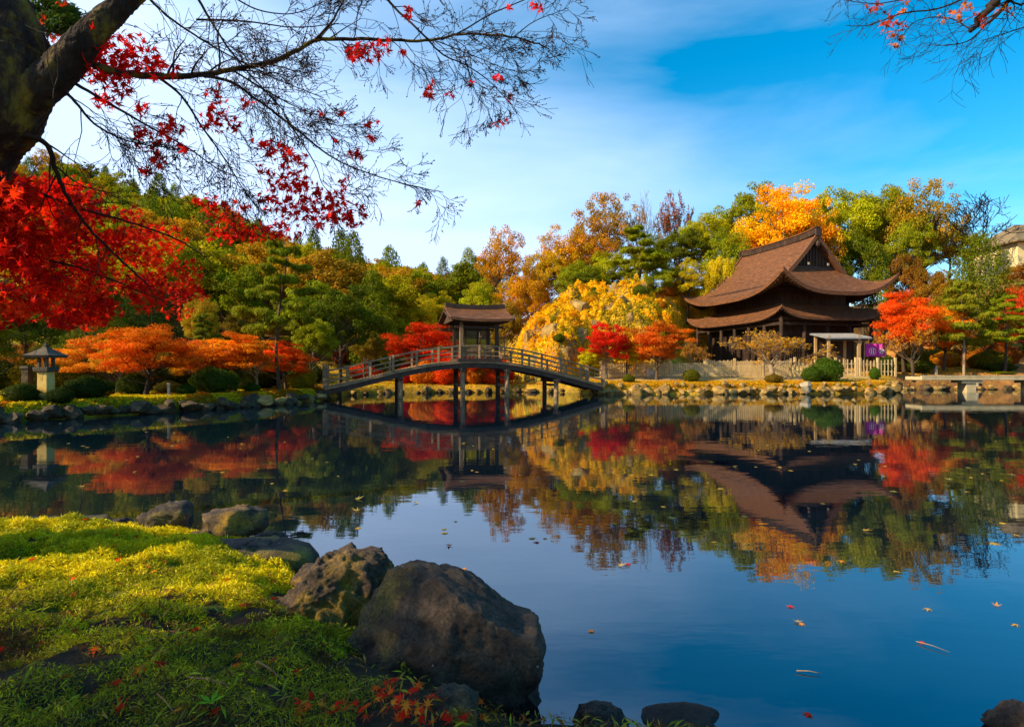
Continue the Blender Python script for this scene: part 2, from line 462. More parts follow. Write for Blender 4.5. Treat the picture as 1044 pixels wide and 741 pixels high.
def ground(x, y, with_knoll=True):
    x = np.asarray(x, float); y = np.asarray(y, float)
    sd = pond_sd(x, y)
    px = HX + F * x / np.maximum(y, 8)
    z60 = np.interp(px, PXK, Z60); z100 = np.interp(px, PXK, Z100); ds = np.interp(px, PXK, DST)
    D = np.maximum(y, 0)
    low = np.where(px > 560, .55 + np.clip((D - 34) / 6, 0, 1) * .45 + np.clip((D - 41) / 5, 0, 1) * .7, .5)
    low = np.where(D < 12, .42, low)
    h = low + sstep((D - ds) / (62 - ds + 1e-6)) * (z60 - low)
    h = np.where(D > 62, z60 + (D - 62) / 38 * (z100 - z60), h)
    h = np.where(D > 106, z60 + 44 / 38 * (z100 - z60) - (D - 106) * .12, h)
    h = np.maximum(h, .5) if h.ndim else max(h, .5)
    h = h + (fbm(x, y, .12, 3) - .5) * np.clip((D - ds) / 20, 0, 1) * 5
    if with_knoll:
        k = knoll(x, y)
        # level site of the temple
        tx = (x - 24); ty = (y - 51.6)
        site = sstep((9.6 - np.sqrt(tx * tx + ty * ty)) / 2.0)
        h = np.maximum(h, k + .5); h = np.where(D > 41, 1.7 + (h - 1.7) * (1 - site), h)
    prof = np.where(sd > 0, sstep(sd / .5), 0)
    h = np.where(sd > 0, .12 + (h - .12) * prof, -.5 - np.clip(-sd, 0, 2) * .4)
    near = (D < 7) & (sd > -.3)
    h = np.where(near, h - .35 * (D < 7) * (np.abs(x) < 14), h)
    return h
def gz(x, y):
    return float(ground(np.array([x]), np.array([y]))[0])

def grid_mesh(name, xs, ys, zf, tf, mat, smooth=True):
    X, Y = np.meshgrid(xs, ys); Z = zf(X, Y)
    nx, ny = len(xs), len(ys)
    V = np.stack([X.ravel(), Y.ravel(), Z.ravel()], 1)
    i = np.arange(nx * ny).reshape(ny, nx)
    q = np.stack([i[:-1, :-1].ravel(), i[:-1, 1:].ravel(), i[1:, 1:].ravel(), i[1:, :-1].ravel()], 1)
    me = np_mesh(name, V, q.ravel(), np.full(len(q), 4), tint=tf(X.ravel(), Y.ravel(), Z.ravel()), smooth=smooth)
    return link(name, me, mat)
def ext(a, b, st, far, g=1.25):
    out = list(np.arange(a, b + 1e-6, st)); d = st
    while out[-1] < far: d *= g; out.append(out[-1] + d)
    return out
xs = ext(0, 46, .5, 900); xs = [-v for v in reversed(ext(0.5, 40, .5, 900))] + xs
ys = [-v for v in reversed(ext(.5, 6, .5, 500))] + ext(0, 70, .5, 900)
def tcol(x, y, z):
    sd = pond_sd(x, y); px = HX + F * x / np.maximum(y, 8)
    c = np.zeros((len(x), 3))
    n = fbm(x, y, .35, 11); n2 = fbm(x, y, .9, 21)
    lawn = np.array([.36, .31, .016]); olive = np.array([.19, .17, .015]); gold = np.array([.52, .31, .03]); sand = np.array([.46, .34, .18]); leafy = np.array([.15, .09, .03]); mud = np.array([.05, .045, .03])
    c[:] = lawn
    c = np.where((n > .5)[:, None], c * .5 + olive * .5, c)
    r = px > 500
    c = np.where(r[:, None], gold, c)
    c = np.where((r & (y > 36.2) & (y < 48) & (x > 5) & (x < 26))[:, None], sand, c)
    c = np.where((r & (n2 > .56))[:, None], c * .6 + olive * .5, c)
    c = np.where(((y > 27) & (px < 440) & (n2 > .4))[:, None], leafy, c)
    c = np.where((y > 60)[:, None], leafy, c)
    c = np.where(((px > 640) & (px < 790) & (y > 50) & (y < 74))[:, None], gold * 1.1, c)
    c = np.where(((px > 300) & (px < 500) & (y > 30) & (y < 41))[:, None], gold * .9, c)
    c = np.where((px > 905)[:, None] & (y > 40)[:, None], np.array([.30, .15, .05]), c)
    c = np.where((z < .0)[:, None], mud, c)
    return c
terrain = tag(grid_mesh('ground', np.array(xs), np.array(ys), lambda a, b: ground(a, b) - 2.2 * np.clip((knoll(a, b) - .3) / 2, 0, 1), tcol, M['ground']), kind='structure')

# the water
mb = MB(); mb.add([(-75, -2, 0), (80, -2, 0), (80, 46, 0), (-75, 46, 0)], [(0, 1, 2, 3)])
tag(mb.build('water', M['water']), kind='structure')

# golden knoll, finer skin with broken rock
def knoll_z(x, y):
    z = ground(x, y)
    k = knoll(x, y)
    m_ = np.clip(k / 2.5, 0, 1) * (pond_sd(x, y) > -.6)
    z2 = z + .06 + m_ * ((fbm(x, y, .32, 33) - .5) * 3.0 + (fbm(x, y, .8, 31) - .5) * 2.0 + (fbm(x, y, 2.0, 41, 3) - .5) * 1.1 + .1)
    return np.where(k > .05, z2, z - .5)
def knoll_t(x, y, z):
    n = fbm(x, y + z * .7, .55, 51); n2 = fbm(x + z, y, 1.6, 61)
    gold = np.array([.66, .38, .025]); rock = np.array([.28, .18, .08]); olive = np.array([.30, .25, .03])
    c = np.tile(gold, (len(x), 1))
    c = np.where((n > .60)[:, None], rock, c)
    c = np.where((n2 > .60)[:, None], olive, c)
    return c
tag(grid_mesh('rocky_knoll_ground', np.arange(-.6, 18, .14), np.arange(35.2, 64, .15), knoll_z, knoll_t, M['cliff'], smooth=False), kind='structure')

# ------------------------------------------------------------------ leaves
QUAD = np.array([(0, -.55), (.34, -.05), (0, .55), (-.34, -.05)])
NEEDLE = np.array([(0, -.6), (.09, 0), (0, .6), (-.09, 0)])
_lob = [(0, 1.0), (38, .30), (48, .92), (82, .26), (96, .66), (128, .20), (150, .36), (176, .10)]
_st = [(math.sin(math.radians(a)) * r, math.cos(math.radians(a)) * r) for a, r in _lob]
_st = _st + [(.015, -.55), (-.015, -.55)] + [(-x, y) for x, y in reversed(_st[1:])]
STAR = np.array(_st) * .55
SHAPES = {'quad': QUAD, 'needle': NEEDLE, 'star': STAR}
def leaf_arrays(P, N, S, rng, shape='quad', curl=.15):
    T = SHAPES[shape]; K = len(T); n = len(P)
    N = N / (np.linalg.norm(N, axis=1, keepdims=True) + 1e-9)
    R = rng.normal(size=(n, 3)); U = np.cross(N, R); U /= (np.linalg.norm(U, axis=1, keepdims=True) + 1e-9)
    Vv = np.cross(N, U)
    rr = (T ** 2).sum(1)
    cz = -curl * rr * 2
    V = P[:, None, :] + S[:, None, None] * (T[None, :, 0, None] * U[:, None, :] + T[None, :, 1, None] * Vv[:, None, :] + cz[None, :, None] * N[:, None, :])
    return V.reshape(-1, 3), K
def leaf_mesh(name, P, N, S, C, rng, shape='quad', curl=.15, extra=None):
    V, K = leaf_arrays(P, N, S, rng, shape, curl)
    n = len(P); flat = np.arange(n * K); sizes = np.full(n, K)
    T = np.repeat(C, K, axis=0)
    if extra is not None:
        ev, ef, es, et = extra
        flat = np.concatenate([flat, ef + len(V)]); sizes = np.concatenate([sizes, es])
        V = np.concatenate([V, ev]); T = np.concatenate([T, et])
    return np_mesh(name, V, flat, sizes, tint=T)

def clump(rng, c, r, n, up=.4, out=.7, tint=None, jit=.22, shell=.45):
    d = rng.normal(size=(n, 3)); d /= np.linalg.norm(d, axis=1, keepdims=True)
    rad = shell + (1 - shell) * rng.random((n, 1)) ** .7
    P = np.array(c) + d * rad * np.array(r)
    N = d * out + rng.normal(size=(n, 3)) * .55 + np.array([0, 0, up])
    t = np.ones(3) if tint is None else np.array(tint)
    C = t * (1 + (rng.random((n, 1)) - .5) * 2 * jit) * (1 + (rng.random((n, 3)) - .5) * .16)
    return P, N, C

def crown(kind, seed, nleaf=9000, leaf=.022):
    """unit tree: height 1, crown width 1. returns crown mesh, trunk mesh"""
    rng = np.random.default_rng(seed); rnd = random.Random(seed)
    cl = []      # (center, radii, weight, tint)
    def ct(j=.22, hue=.14):
        b = 1 + rnd.uniform(-j, j)
        return (b * (1 + rnd.uniform(-hue, hue)), b, b * (1 + rnd.uniform(-hue, hue)))
    tr = MB(); shape = 'quad'
    if kind == 'broad':
        nl = 13
        for i in range(nl):
            t = (i + .5) / nl; zz = 1 - 1.75 * t; ph = i * 2.39996 + rnd.uniform(-.5, .5); q_ = math.sqrt(max(0, 1 - zz * zz))
            f = rnd.uniform(.60, .98); R_ = rnd.uniform(.13, .20)
            lc = (q_ * math.cos(ph) * .34 * f, q_ * math.sin(ph) * .34 * f, .60 + zz * .27 * f)
            lt = rnd.uniform(.85, 1.15)
            for j in range(11):
                a_2 = rnd.uniform(0, 2 * PI); e_2 = rnd.uniform(-.35, 1.0); ce = math.sqrt(1 - e_2 * e_2)
                r = R_ * rnd.uniform(.26, .46); o2 = R_ * rnd.uniform(.55, 1.0)
                tt_ = ct(.16, .10)
                cl.append(((lc[0] + math.cos(a_2) * ce * o2, lc[1] + math.sin(a_2) * ce * o2, lc[2] + e_2 * o2 * .8), (r * 1.2, r * 1.2, r * .7), r * r, tuple(v_ * lt for v_ in tt_)))
        top = .55
    elif kind == 'conifer':
        n = 82
        for i in range(n):
            t = (i + .5) / n; z_ = .12 + .86 * t ** .9; R = .42 * (1 - z_ ** 1.6) ** .75 + .02
            ph = i * 2.39996 + rnd.uniform(-.4, .4); f = rnd.uniform(.55, 1)
            r = .055 + .085 * (1 - z_) * rnd.uniform(.7, 1.2)
            cl.append(((math.cos(ph) * R * f, math.sin(ph) * R * f, z_), (r * 1.2, r * 1.2, r * .75), r * r, ct(.2, .08)))
        top = .9
    elif kind == 'maple':
        nl = 15
        for i in range(nl):
            t = (i + .5) / nl; zz = 1 - 1.6 * t; ph = i * 2.39996 + rnd.uniform(-.6, .6); q_ = math.sqrt(max(0, 1 - zz * zz))
            f = rnd.uniform(.5, 1.0); R_ = rnd.uniform(.12, .20)
            lc = (q_ * math.cos(ph) * .37 * f, q_ * math.sin(ph) * .37 * f, .60 + zz * .33 * f)
            lt = rnd.uniform(.8, 1.2); hu = rnd.uniform(.8, 1.25)
            for j in range(9):
                a_2 = rnd.uniform(0, 2 * PI); o2 = R_ * rnd.uniform(.2, 1.05); r = R_ * rnd.uniform(.28, .50)
                tt_ = ct(.16, .10)
                cl.append(((lc[0] + math.cos(a_2) * o2, lc[1] + math.sin(a_2) * o2, lc[2] + rnd.uniform(-.10, .08) - o2 * .25), (r * 1.35, r * 1.35, r * .62), r * r, (tt_[0] * lt, tt_[1] * lt * hu, tt_[2] * lt)))
        top = .35
    elif kind == 'pine':
        shape = 'needle'
        n = 17
        for i in range(n):
            t = (i + .5) / n; z_ = .40 + .57 * t; ph = i * 2.39996 + rnd.uniform(-.5, .5); R = .40 * (1.05 - t) ** .6 * rnd.uniform(.45, 1.0)
            bend = .07 * math.sin(z_ * 5 + seed)
            c0 = Vector((math.cos(ph) * R + bend, math.sin(ph) * R, z_))
            rr_ = rnd.uniform(.13, .20) * (1.15 - .5 * t)
            for k in range(7):
                a = rnd.uniform(0, 2 * PI); q = rr_ * rnd.uniform(.2, .8)
                r = rr_ * rnd.uniform(.35, .55)
                cl.append(((c0.x + math.cos(a) * q, c0.y + math.sin(a) * q, z_ + rnd.uniform(-.012, .02)), (r, r, r * .30), r * r, ct(.22, .10)))
        top = .93
    elif kind == 'sparse':
        n = 120
        for i in range(n):
            t = (i + .5) / n; zz = 1 - 1.6 * t; ph = i * 2.39996 + rnd.uniform(-.5, .5); rr = math.sqrt(max(0, 1 - zz * zz))
            f = rnd.uniform(.35, 1.05)
            c = (rr * math.cos(ph) * .44 * f, rr * math.sin(ph) * .44 * f, .62 + zz * .36 * f)
            r = rnd.uniform(.04, .075)
            cl.append((c, (r * 1.2, r * 1.2, r * .8), r * r, ct(.25, .14)))
        top = .6
    wsum = sum(c[2] for c in cl); Ps, Ns, Cs = [], [], []
    for c, r, w_, t in cl:
        k = max(6, int(nleaf * w_ / wsum))
        P, N, C = clump(rng, c, r, k, tint=t, shell=.3 if kind in ('pine', 'maple', 'sparse') else .5, up=.9 if kind in ('pine', 'maple') else .45)
        Ps.append(P); Ns.append(N); Cs.append(C)
    P = np.concatenate(Ps); N = np.concatenate(Ns); C = np.concatenate(Cs)
    S = leaf * (0.7 + .6 * rng.random(len(P)))
    if shape == 'needle': S = S * 2.6
    cm = leaf_mesh('crown', P, N, S, C, rng, shape)
    # trunk and limbs reaching into the clumps
    def tx(z_): 
        return .07 * math.sin(z_ * 5 + seed) if kind == 'pine' else .03 * math.sin(z_ * 4 + seed)
    def ty(z_): return .03 * math.cos(z_ * 3.3 + seed * 2) - .03 * math.cos(seed * 2)
    x0 = tx(0)
    R0 = {'broad': .030, 'conifer': .022, 'maple': .030, 'pine': .024, 'sparse': .022}[kind]
    zs = np.linspace(0, top, 9)
    tr.tube([(tx(z_) - (x0 if kind != 'pine' else 0), ty(z_), z_ - .03) for z_ in zs], [R0 * (1.25 if k == 0 else 1 - .78 * k / 8) for k in range(9)], 8, rough=.08, rng=rnd)
    sel = cl[::3] if kind == 'maple' else cl if kind == 'sparse' else cl[::4] if kind != 'pine' else cl[::7]
    for c, r, w_, t in sel:
        zc = c[2]; zb = max(.16 if kind in ('maple',) else .22, min(top * .95, zc - math.hypot(c[0], c[1]) * (.75 if kind != 'pine' else .15)))
        a = Vector((tx(zb) - (x0 if kind != 'pine' else 0), ty(zb), zb)); b = Vector(c)
        mid = a.lerp(b, .5) + Vector((rnd.uniform(-.06, .06), rnd.uniform(-.06, .06), rnd.uniform(-.07, .03)))
        rb = R0 * .26 * (1.1 - zb)
        tr.tube([a, a.lerp(mid, .5), mid, b], [rb, rb * .8, rb * .6, rb * .2], 5, cap=False)
    tm = np_mesh('trunk', tr.v, [i for f in tr.f for i in f], [len(f) for f in tr.f], smooth=True)
    return cm, tm

def grow(mb, p, d, L, r, depth, rnd, tips, spread=.6, kids=4, up=.15, gnarl=.22, minr=.0015, sides=5):
    """recursive bare branch"""
    n = 5; pts = [Vector(p)]; q = Vector(p); dd = Vector(d).normalized()
    for k in range(n):
        dd = (dd + Vector((rnd.gauss(0, gnarl), rnd.gauss(0, gnarl), rnd.gauss(0, gnarl) + up * .4)) * .5).normalized()
        q = q + dd * (L / n); pts.append(q.copy())
    rad = [max(minr, r * (1 - .6 * k / n)) for k in range(n + 1)]
    mb.tube(pts, rad, max(3, sides), cap=False)
    if depth <= 0:
        tips.append((pts[-1], dd)); tips.append((pts[-3], dd)); return
    for k in range(kids):
        t = rnd.uniform(.35, 1.0) if k else 1.0
        i = min(n - 1, int(t * n)); a = pts[i].lerp(pts[i + 1], t * n - i) if i < n else pts[-1]
        base = (pts[i + 1] - pts[i]).normalized()
        o = base.orthogonal().normalized(); o.rotate(Matrix.Rotation(rnd.uniform(0, 2 * PI), 3, base))
        nd = (base + o * spread * rnd.uniform(.6, 1.4)).normalized()
        grow(mb, a, nd, L * rnd.uniform(.55, .8), rad[i] * .62, depth - 1, rnd, tips, spread, kids, up, gnarl, minr, max(3, sides - 1))

def bare_proto(seed, leaves=0, leaf=.02):
    rnd = random.Random(seed); rng = np.random.default_rng(seed); mb = MB(); tips = []
    mb.tube([(0, 0, -.03), (.01, 0, .15), (-.01, .01, .32)], [.03, .024, .02], 8)
    for k in range(6):
        a = k * 1.05 + rnd.uniform(-.3, .3)
        grow(mb, (-.005, .005, .2 + .02 * k), Vector((math.cos(a) * .8, math.sin(a) * .8, 1.0)), .26, .013, 4, rnd, tips, .55, 3, .2, .2, .0022)
    V = np.array(mb.v)
    s = 1.0 / V[:, 2].max(); wx = .5 / np.percentile(np.abs(V[:, :2]), 99.7)
    V[:, 2] *= s; V[:, :2] *= wx
    tm = np_mesh('trunk', V, [i for f in mb.f for i in f], [len(f) for f in mb.f], smooth=True)
    cm = None
    if leaves:
        T = np.array([t[0][:] for t in tips]) * np.array([wx, wx, s])
        idx = rng.integers(0, len(T), leaves)
        P = T[idx] + rng.normal(size=(leaves, 3)) * .012
        C = np.ones((leaves, 3)) * (1 + (rng.random((leaves, 1)) - .5) * .5) * (1 + (rng.random((leaves, 3)) - .5) * .2)
        cm = leaf_mesh('crown', P, rng.normal(size=(leaves, 3)) + np.array([0, 0, .5]), leaf * (.7 + .6 * rng.random(leaves)), C, rng)
    return cm, tm

PROTO = {}
def proto(kind, i):
    key = (kind, i)
    if key not in PROTO:
        if kind == 'bare': cm, tm = bare_proto(100 + i, 0)
        elif kind == 'twiggy': cm, tm = bare_proto(140 + i, 3600, .020)
        else:
            n, lf = {'broad': (24000, .0165), 'conifer': (17000, .017), 'maple': (24000, .017), 'pine': (22000, .016), 'sparse': (11000, .018)}[kind]
            if kind in ('broad', 'conifer') and i >= 10: n, lf = 8000, .027     # lighter copies for the distant hill
            cm, tm = crown(kind, 7 + i * 13 + len(kind), n, lf)
        for m_ in (cm, tm):
            if m_: m_.materials.append(M['leaf'] if m_ is cm else None)
        PROTO[key] = (cm, tm)
    return PROTO[key]
BARKED = {}
def tree(kind, i, x, y, h, w, color, name, label, cat='tree', group=None, bark='bark', rz=None, sink=.05, z=None):
    cm, tm = proto(kind, i)
    r = random.Random(int(x * 71 + y * 37))
    z0 = gz(x, y) if z is None else z
    t = thing(name, label, cat, (x, y, z0 - sink), r.uniform(0, 6.28) if rz is None else rz, (w, w, h + sink), group)
    if cm:
        o = bpy.data.objects.new('crown', cm); COL.objects.link(o); o.parent = t; o.color = (*color, 1)
    key = (tm.name, bark)
    if key not in BARKED:
        m2 = tm.copy(); m2.materials.clear(); m2.materials.append(M[bark]); BARKED[key] = m2
    o = bpy.data.objects.new('trunk', BARKED[key]); COL.objects.link(o); o.parent = t
    return t
def ptree(kind, i, px, top, D, wpx, color, name, label, **k):
    """tree at photo column px whose top reaches photo row top, at distance D"""
    x = (px - HX) / F * D; z0 = k['z'] if k.get('z') is not None else gz(x, D)
    h = EYE + (HY - top) / F * D - z0
    return tree(kind, i, x, D, max(h, .4), wpx / F * D, color, name, label, **k)

GRN = (.24, .29, .018); DGRN = (.13, .17, .018); YGRN = (.50, .44, .022); BGRN = (.37, .40, .018)
GOLD = (.62, .33, .02); AMB = (.52, .29, .02); ORG = (.80, .17, .012); RORG = (.80, .075, .010); RED = (.58, .022, .014); BRN = (.26, .11, .035); YEL = (.75, .46, .03); DRED = (.40, .02, .015)

# ------------------------------------------------------------------ hill forest on the left: every tree a thing
rh = random.Random(5)
pts = []
def hill_ok(x, y, dmin):
    for a, b in pts:
        if (a - x) ** 2 + (b - y) ** 2 < dmin * dmin: return False
    return True
tries = 0
while len(pts) < 215 and tries < 12000:
    tries += 1
    D = rh.uniform(40, 112); px = rh.uniform(-60, 500)
    if px > 440 and D < 70: continue
    if px > 400 and D < 56: continue
    if px < 60 and D > 80: pass
    x = (px - HX) / F * D
    if not hill_ok(x, D, 2.3 + D * .027): continue
    pts.append((x, D))
HILL = {0: ('conifer', 'hill_cedar', 'dark green cedar, one of many covering the wooded hill on the left'),
        1: ('broad', 'hill_tree', 'rounded green tree, one of many covering the wooded hill on the left'),
        2: ('broad', 'hill_autumn_tree', 'golden or rusty autumn tree among the evergreens of the left hill')}
for k, (x, D) in enumerate(pts):
    q = rh.random(); hk = 0 if q < .26 else 1 if q < .78 else 2
    px = HX + F * x / D
    kind, nm, lab = HILL[hk]
    h = rh.uniform(6.5, 9.0) if hk != 0 else rh.uniform(7.5, 10.5)
    if D > 95: h *= .9
    w = h * (rh.uniform(.46, .60) if hk == 0 else rh.uniform(.8, 1.05))
    b = rh.uniform(.8, 1.3)
    if hk == 0: c = (.14 * b, .19 * b, .012 * b)
    elif hk == 1: c = (.32 * b, .32 * b, .012 * b) if rh.random() < .55 else (.19 * b, .24 * b, .014 * b)
    else: c = (.46 * b, .27 * b, .02 * b) if rh.random() < .6 else (.36 * b, .22 * b, .03 * b)
    tree(kind, 10 + k % 4, x, D, h, w, c, nm, lab, group={0: 'cedars on the left hill', 1: 'green trees on the left hill', 2: 'autumn trees on the left hill'}[hk])

# ------------------------------------------------------------------ named trees: centre and right woods
T = ptree
T('conifer', 1, 452, 262, 72, 34, DGRN, 'cedar_tree', 'slender dark cedar rising behind the bridge pavilion roof, left one')
T('conifer', 2, 478, 252, 74, 40, GRN, 'cedar_tree', 'slender green cedar right above the bridge pavilion roof')
T('broad', 2, 440, 292, 58, 60, YGRN, 'leafy_tree', 'yellow-green tree behind the left half of the arched bridge')
T('broad', 0, 488, 282, 55, 50, BGRN, 'leafy_tree', 'bright green tree just behind the pavilion roof')
T('sparse', 0, 512, 230, 66, 62, (.50, .25, .03), 'autumn_tree', 'golden-brown feathery tree, first to rise right of the pavilion')
T('broad', 1, 540, 268, 56, 62, AMB, 'autumn_tree', 'amber tree directly above the left shoulder of the golden knoll')
T('broad', 3, 515, 300, 52, 46, (.28, .20, .03), 'leafy_tree', 'olive-brown tree between pavilion roof and golden knoll')
T('sparse', 1, 572, 228, 64, 76, (.58, .33, .02), 'autumn_tree', 'orange autumn tree above the knoll, left of the rusty crown')
T('sparse', 0, 618, 196, 70, 86, (.40, .23, .04), 'autumn_tree', 'rusty brown thin-leaved tree, tallest above the knoll')
T('bare', 0, 650, 196, 71, 52, BRN, 'bare_tree', 'bare grey tree beside the rusty crown above the knoll', bark='bark_pale')
T('twiggy', 0, 690, 193, 72, 52, (.30, .10, .09), 'bare_tree', 'pinkish nearly bare tree standing alone against the sky')
T('broad', 0, 590, 262, 58, 60, GRN, 'evergreen_tree', 'dark evergreen on the knoll top below the orange tree')
T('broad', 2, 622, 250, 62, 60, BGRN, 'evergreen_tree', 'fresh green tree on the knoll below the rusty crown')
T('pine', 1, 648, 228, 58, 74, GRN, 'pine_tree', 'layered green pine on the middle of the knoll top')
T('broad', 1, 690, 232, 64, 72, DGRN, 'evergreen_tree', 'dark round evergreen under the pinkish bare tree')
T('broad', 3, 722, 214, 66, 80, BGRN, 'evergreen_tree', 'broad bright green tree left of the temple roof')
T('broad', 1, 762, 186, 68, 84, GRN, 'evergreen_tree', 'tall green tree behind the left end of the temple ridge')
T('broad', 0, 745, 228, 60, 66, GRN, 'evergreen_tree', 'lower green tree touching the left slope of the temple roof')
T('maple', 1, 794, 186, 62, 104, (.88, .54, .02), 'ginkgo_tree', 'bright yellow-orange tree glowing above the temple ridge')
T('sparse', 1, 832, 200, 61, 60, YEL, 'ginkgo_tree', 'smaller yellow tree right of the temple gable')
T('broad', 2, 862, 180, 67, 108, BGRN, 'evergreen_tree', 'large lush green tree behind the temple gable')
T('broad', 3, 905, 182, 66, 84, GRN, 'evergreen_tree', 'green tree right of the large lush one')
T('broad', 0, 880, 230, 60, 70, DGRN, 'evergreen_tree', 'dark green tree behind the right roof tip of the temple')
T('sparse', 0, 938, 182, 62, 84, (.36, .26, .03), 'autumn_tree', 'olive-gold thin tree right of the green wood')
T('broad', 2, 925, 248, 58, 60, (.24, .12, .03), 'autumn_tree', 'dull brown tree behind the right temple eaves')
T('bare', 1, 990, 190, 60, 96, BRN, 'bare_tree', 'bare spreading dark tree against the blue sky at right', bark='bark_dark')
T('conifer', 3, 998, 236, 50, 96, DGRN, 'evergreen_tree', 'dense dark conifer below the bare tree at right')
T('broad', 1, 955, 268, 54, 60, (.26, .15, .03), 'autumn_tree', 'russet tree left of the dense dark conifer')
T('broad', 0, 1060, 262, 56, 80, (.30, .14, .03), 'autumn_tree', 'brownish tree at the right edge below the house')
T('broad', 3, 1040, 256, 66, 60, YGRN, 'leafy_tree', 'yellow-green tree at the foot of the hilltop house')
T('broad', 3, 662, 248, 60, 56, BGRN, 'evergreen_tree', 'bright green tree on the knoll between the layered pine and the dark round evergreen')
T('broad', 0, 700, 262, 58, 50, YGRN, 'leafy_tree', 'yellow-green tree above the left tip of the temple roof')
T('broad', 2, 668, 270, 57, 40, GRN, 'evergreen_tree', 'low green tree on the knoll under the layered pine')
T('broad', 1, 598, 232, 66, 60, (.46, .22, .03), 'autumn_tree', 'ochre tree filling the wood behind the dark knoll evergreen')
T('broad', 3, 560, 252, 62, 56, (.46, .34, .025), 'autumn_tree', 'orange-brown tree behind the left shoulder of the knoll')
T('maple', 2, 528, 276, 60, 54, (.60, .32, .02), 'autumn_tree', 'golden-orange tree behind the pavilion\'s right side')
T('broad', 2, 600, 274, 54, 50, DGRN, 'evergreen_tree', 'dark low tree at the golden knoll\'s top edge')
T('broad', 0, 815, 204, 66, 70, YGRN, 'leafy_tree', 'yellow-green tree right behind the temple ridge end')
T('broad', 1, 842, 214, 63, 64, BGRN, 'evergreen_tree', 'bright green tree just right of the temple gable')
T('broad', 2, 786, 214, 66, 60, GRN, 'evergreen_tree', 'green tree behind the middle of the temple ridge')
T('broad', 3, 735, 252, 57, 50, YGRN, 'leafy_tree', 'light green tree behind the lower left temple roof')
T('broad', 0, 965, 226, 64, 64, YGRN, 'leafy_tree', 'yellow-green tree behind the bare dark tree')
T('broad', 1, 930, 214, 60, 56, GRN, 'evergreen_tree', 'green tree below the olive-gold thin tree')
T('broad', 2, 972, 276, 52, 54, (.34, .20, .03), 'autumn_tree', 'ochre tree behind the curved garden pine')
T('broad', 3, 1030, 290, 50, 60, DGRN, 'evergreen_tree', 'dark green tree behind the low pine at the right edge')
# right garden
T('maple', 0, 922, 288, 42, 68, (.74, .12, .014), 'maple_tree', 'fiery orange-red maple beside the temple\'s right corner')
T('maple', 2, 962, 302, 43.5, 66, (.75, .26, .02), 'maple_tree', 'soft orange maple right of the fiery one')
T('twiggy', 1, 930, 322, 41, 60, (.60, .30, .04), 'small_tree', 'thin golden shrub-like tree below the orange maples')
T('pine', 0, 984, 284, 41.5, 66, (.24, .27, .03), 'pine_tree', 'garden pine with tall curved trunk behind the stone footbridge', bark='bark_pale')
T('pine', 2, 1024, 300, 42.5, 60, GRN, 'pine_tree', 'low green pine near the right edge behind the footbridge')
T('maple', 1, 1052, 286, 44, 60, (.55, .07, .03), 'maple_tree', 'dull red maple at the right edge of the garden')
T('twiggy', 0, 1008, 318, 45, 60, (.40, .20, .04), 'small_tree', 'brown thin tree between the two garden pines')
# front trees on the right bank
T('maple', 3, 619, 322, 37.6, 58, RED, 'maple_tree', 'small scarlet maple in front of the golden knoll', bark='bark_pale')
T('maple', 2, 669, 322, 37.2, 78, (.60, .14, .02), 'maple_tree', 'round orange-red maple in front of the picket fence')
T('twiggy', 2, 786, 336, 37.0, 110, (.62, .36, .05), 'small_tree', 'low spreading almost leafless tree in front of the temple', bark='bark_pale')
T('broad', 1, 640, 345, 38.6, 44, YGRN, 'shrub', 'yellow-green bush behind the scarlet maple', cat='shrub')
T('twiggy', 1, 705, 345, 41, 40, (.50, .24, .07), 'small_tree', 'thin reddish-brown tree at the left temple corner')
T('maple', 0, 600, 352, 37.5, 30, YGRN, 'shrub', 'low green bush at the right end of the arched bridge', cat='shrub')
# behind the bridge
T('maple', 1, 428, 326, 39, 92, (.58, .045, .012), 'maple_tree', 'vivid red maple rising behind the arched bridge left of the pavilion')
T('maple', 3, 462, 352, 38, 86, (.66, .045, .012), 'maple_tree', 'low red maple seen under the bridge span')
T('maple', 0, 500, 362, 38.5, 70, (.55, .03, .012), 'maple_tree', 'low dark red maple under the pavilion')
T('broad', 2, 398, 312, 44, 56, GRN, 'evergreen_tree', 'green tree behind the left rails of the bridge')
T('broad', 0, 428, 300, 48, 50, YGRN, 'leafy_tree', 'light green tree above the vivid red maple')
T('broad', 3, 372, 330, 37, 46, (.24, .19, .03), 'leafy_tree', 'olive bush-like tree near the left bridge end')
# left bank
T('pine', 3, 285, 243, 25.6, 92, (.19, .23, .02), 'pine_tree', 'tall garden pine with layered pads on the left bank')
T('broad', 1, 345, 286, 31, 96, (.085, .125, .012), 'evergreen_tree', 'large dark evergreen left of the bridge end')
T('broad', 3, 318, 318, 29, 60, GRN, 'evergreen_tree', 'lower green tree between garden pine and dark evergreen')
T('maple', 2, 148, 322, 21, 108, (.66, .15, .014), 'maple_tree', 'orange maple with crooked dark trunk on the left lawn', bark='bark_dark', z=.5)
T('maple', 0, 238, 334, 24.5, 104, (.72, .23, .016), 'maple_tree', 'wide orange maple behind the round clipped bush')
T('maple', 3, 100, 340, 24, 100, (.62, .25, .03), 'maple_tree', 'yellow-brown maple behind the stone lantern')
T('sparse', 0, 118, 344, 22.5, 46, (.62, .34, .03), 'small_tree', 'airy golden little tree left of the crooked-trunk maple')
T('sparse', 1, 205, 350, 23.6, 50, (.50, .13, .02), 'small_tree', 'airy rusty little tree left above the barrel-shaped bush')
T('broad', 3, 172, 352, 28, 36, (.16, .17, .015), 'leafy_tree', 'small dull green tree showing between the orange maples')
T('twiggy', 1, 262, 348, 25.4, 50, (.66, .28, .03), 'small_tree', 'thin pale-stemmed little tree beside the garden pine', bark='bark_pale')
T('broad', 0, 205, 296, 34, 48, (.42, .30, .03), 'leafy_tree', 'yellow-leaved tree above the wide orange maple')
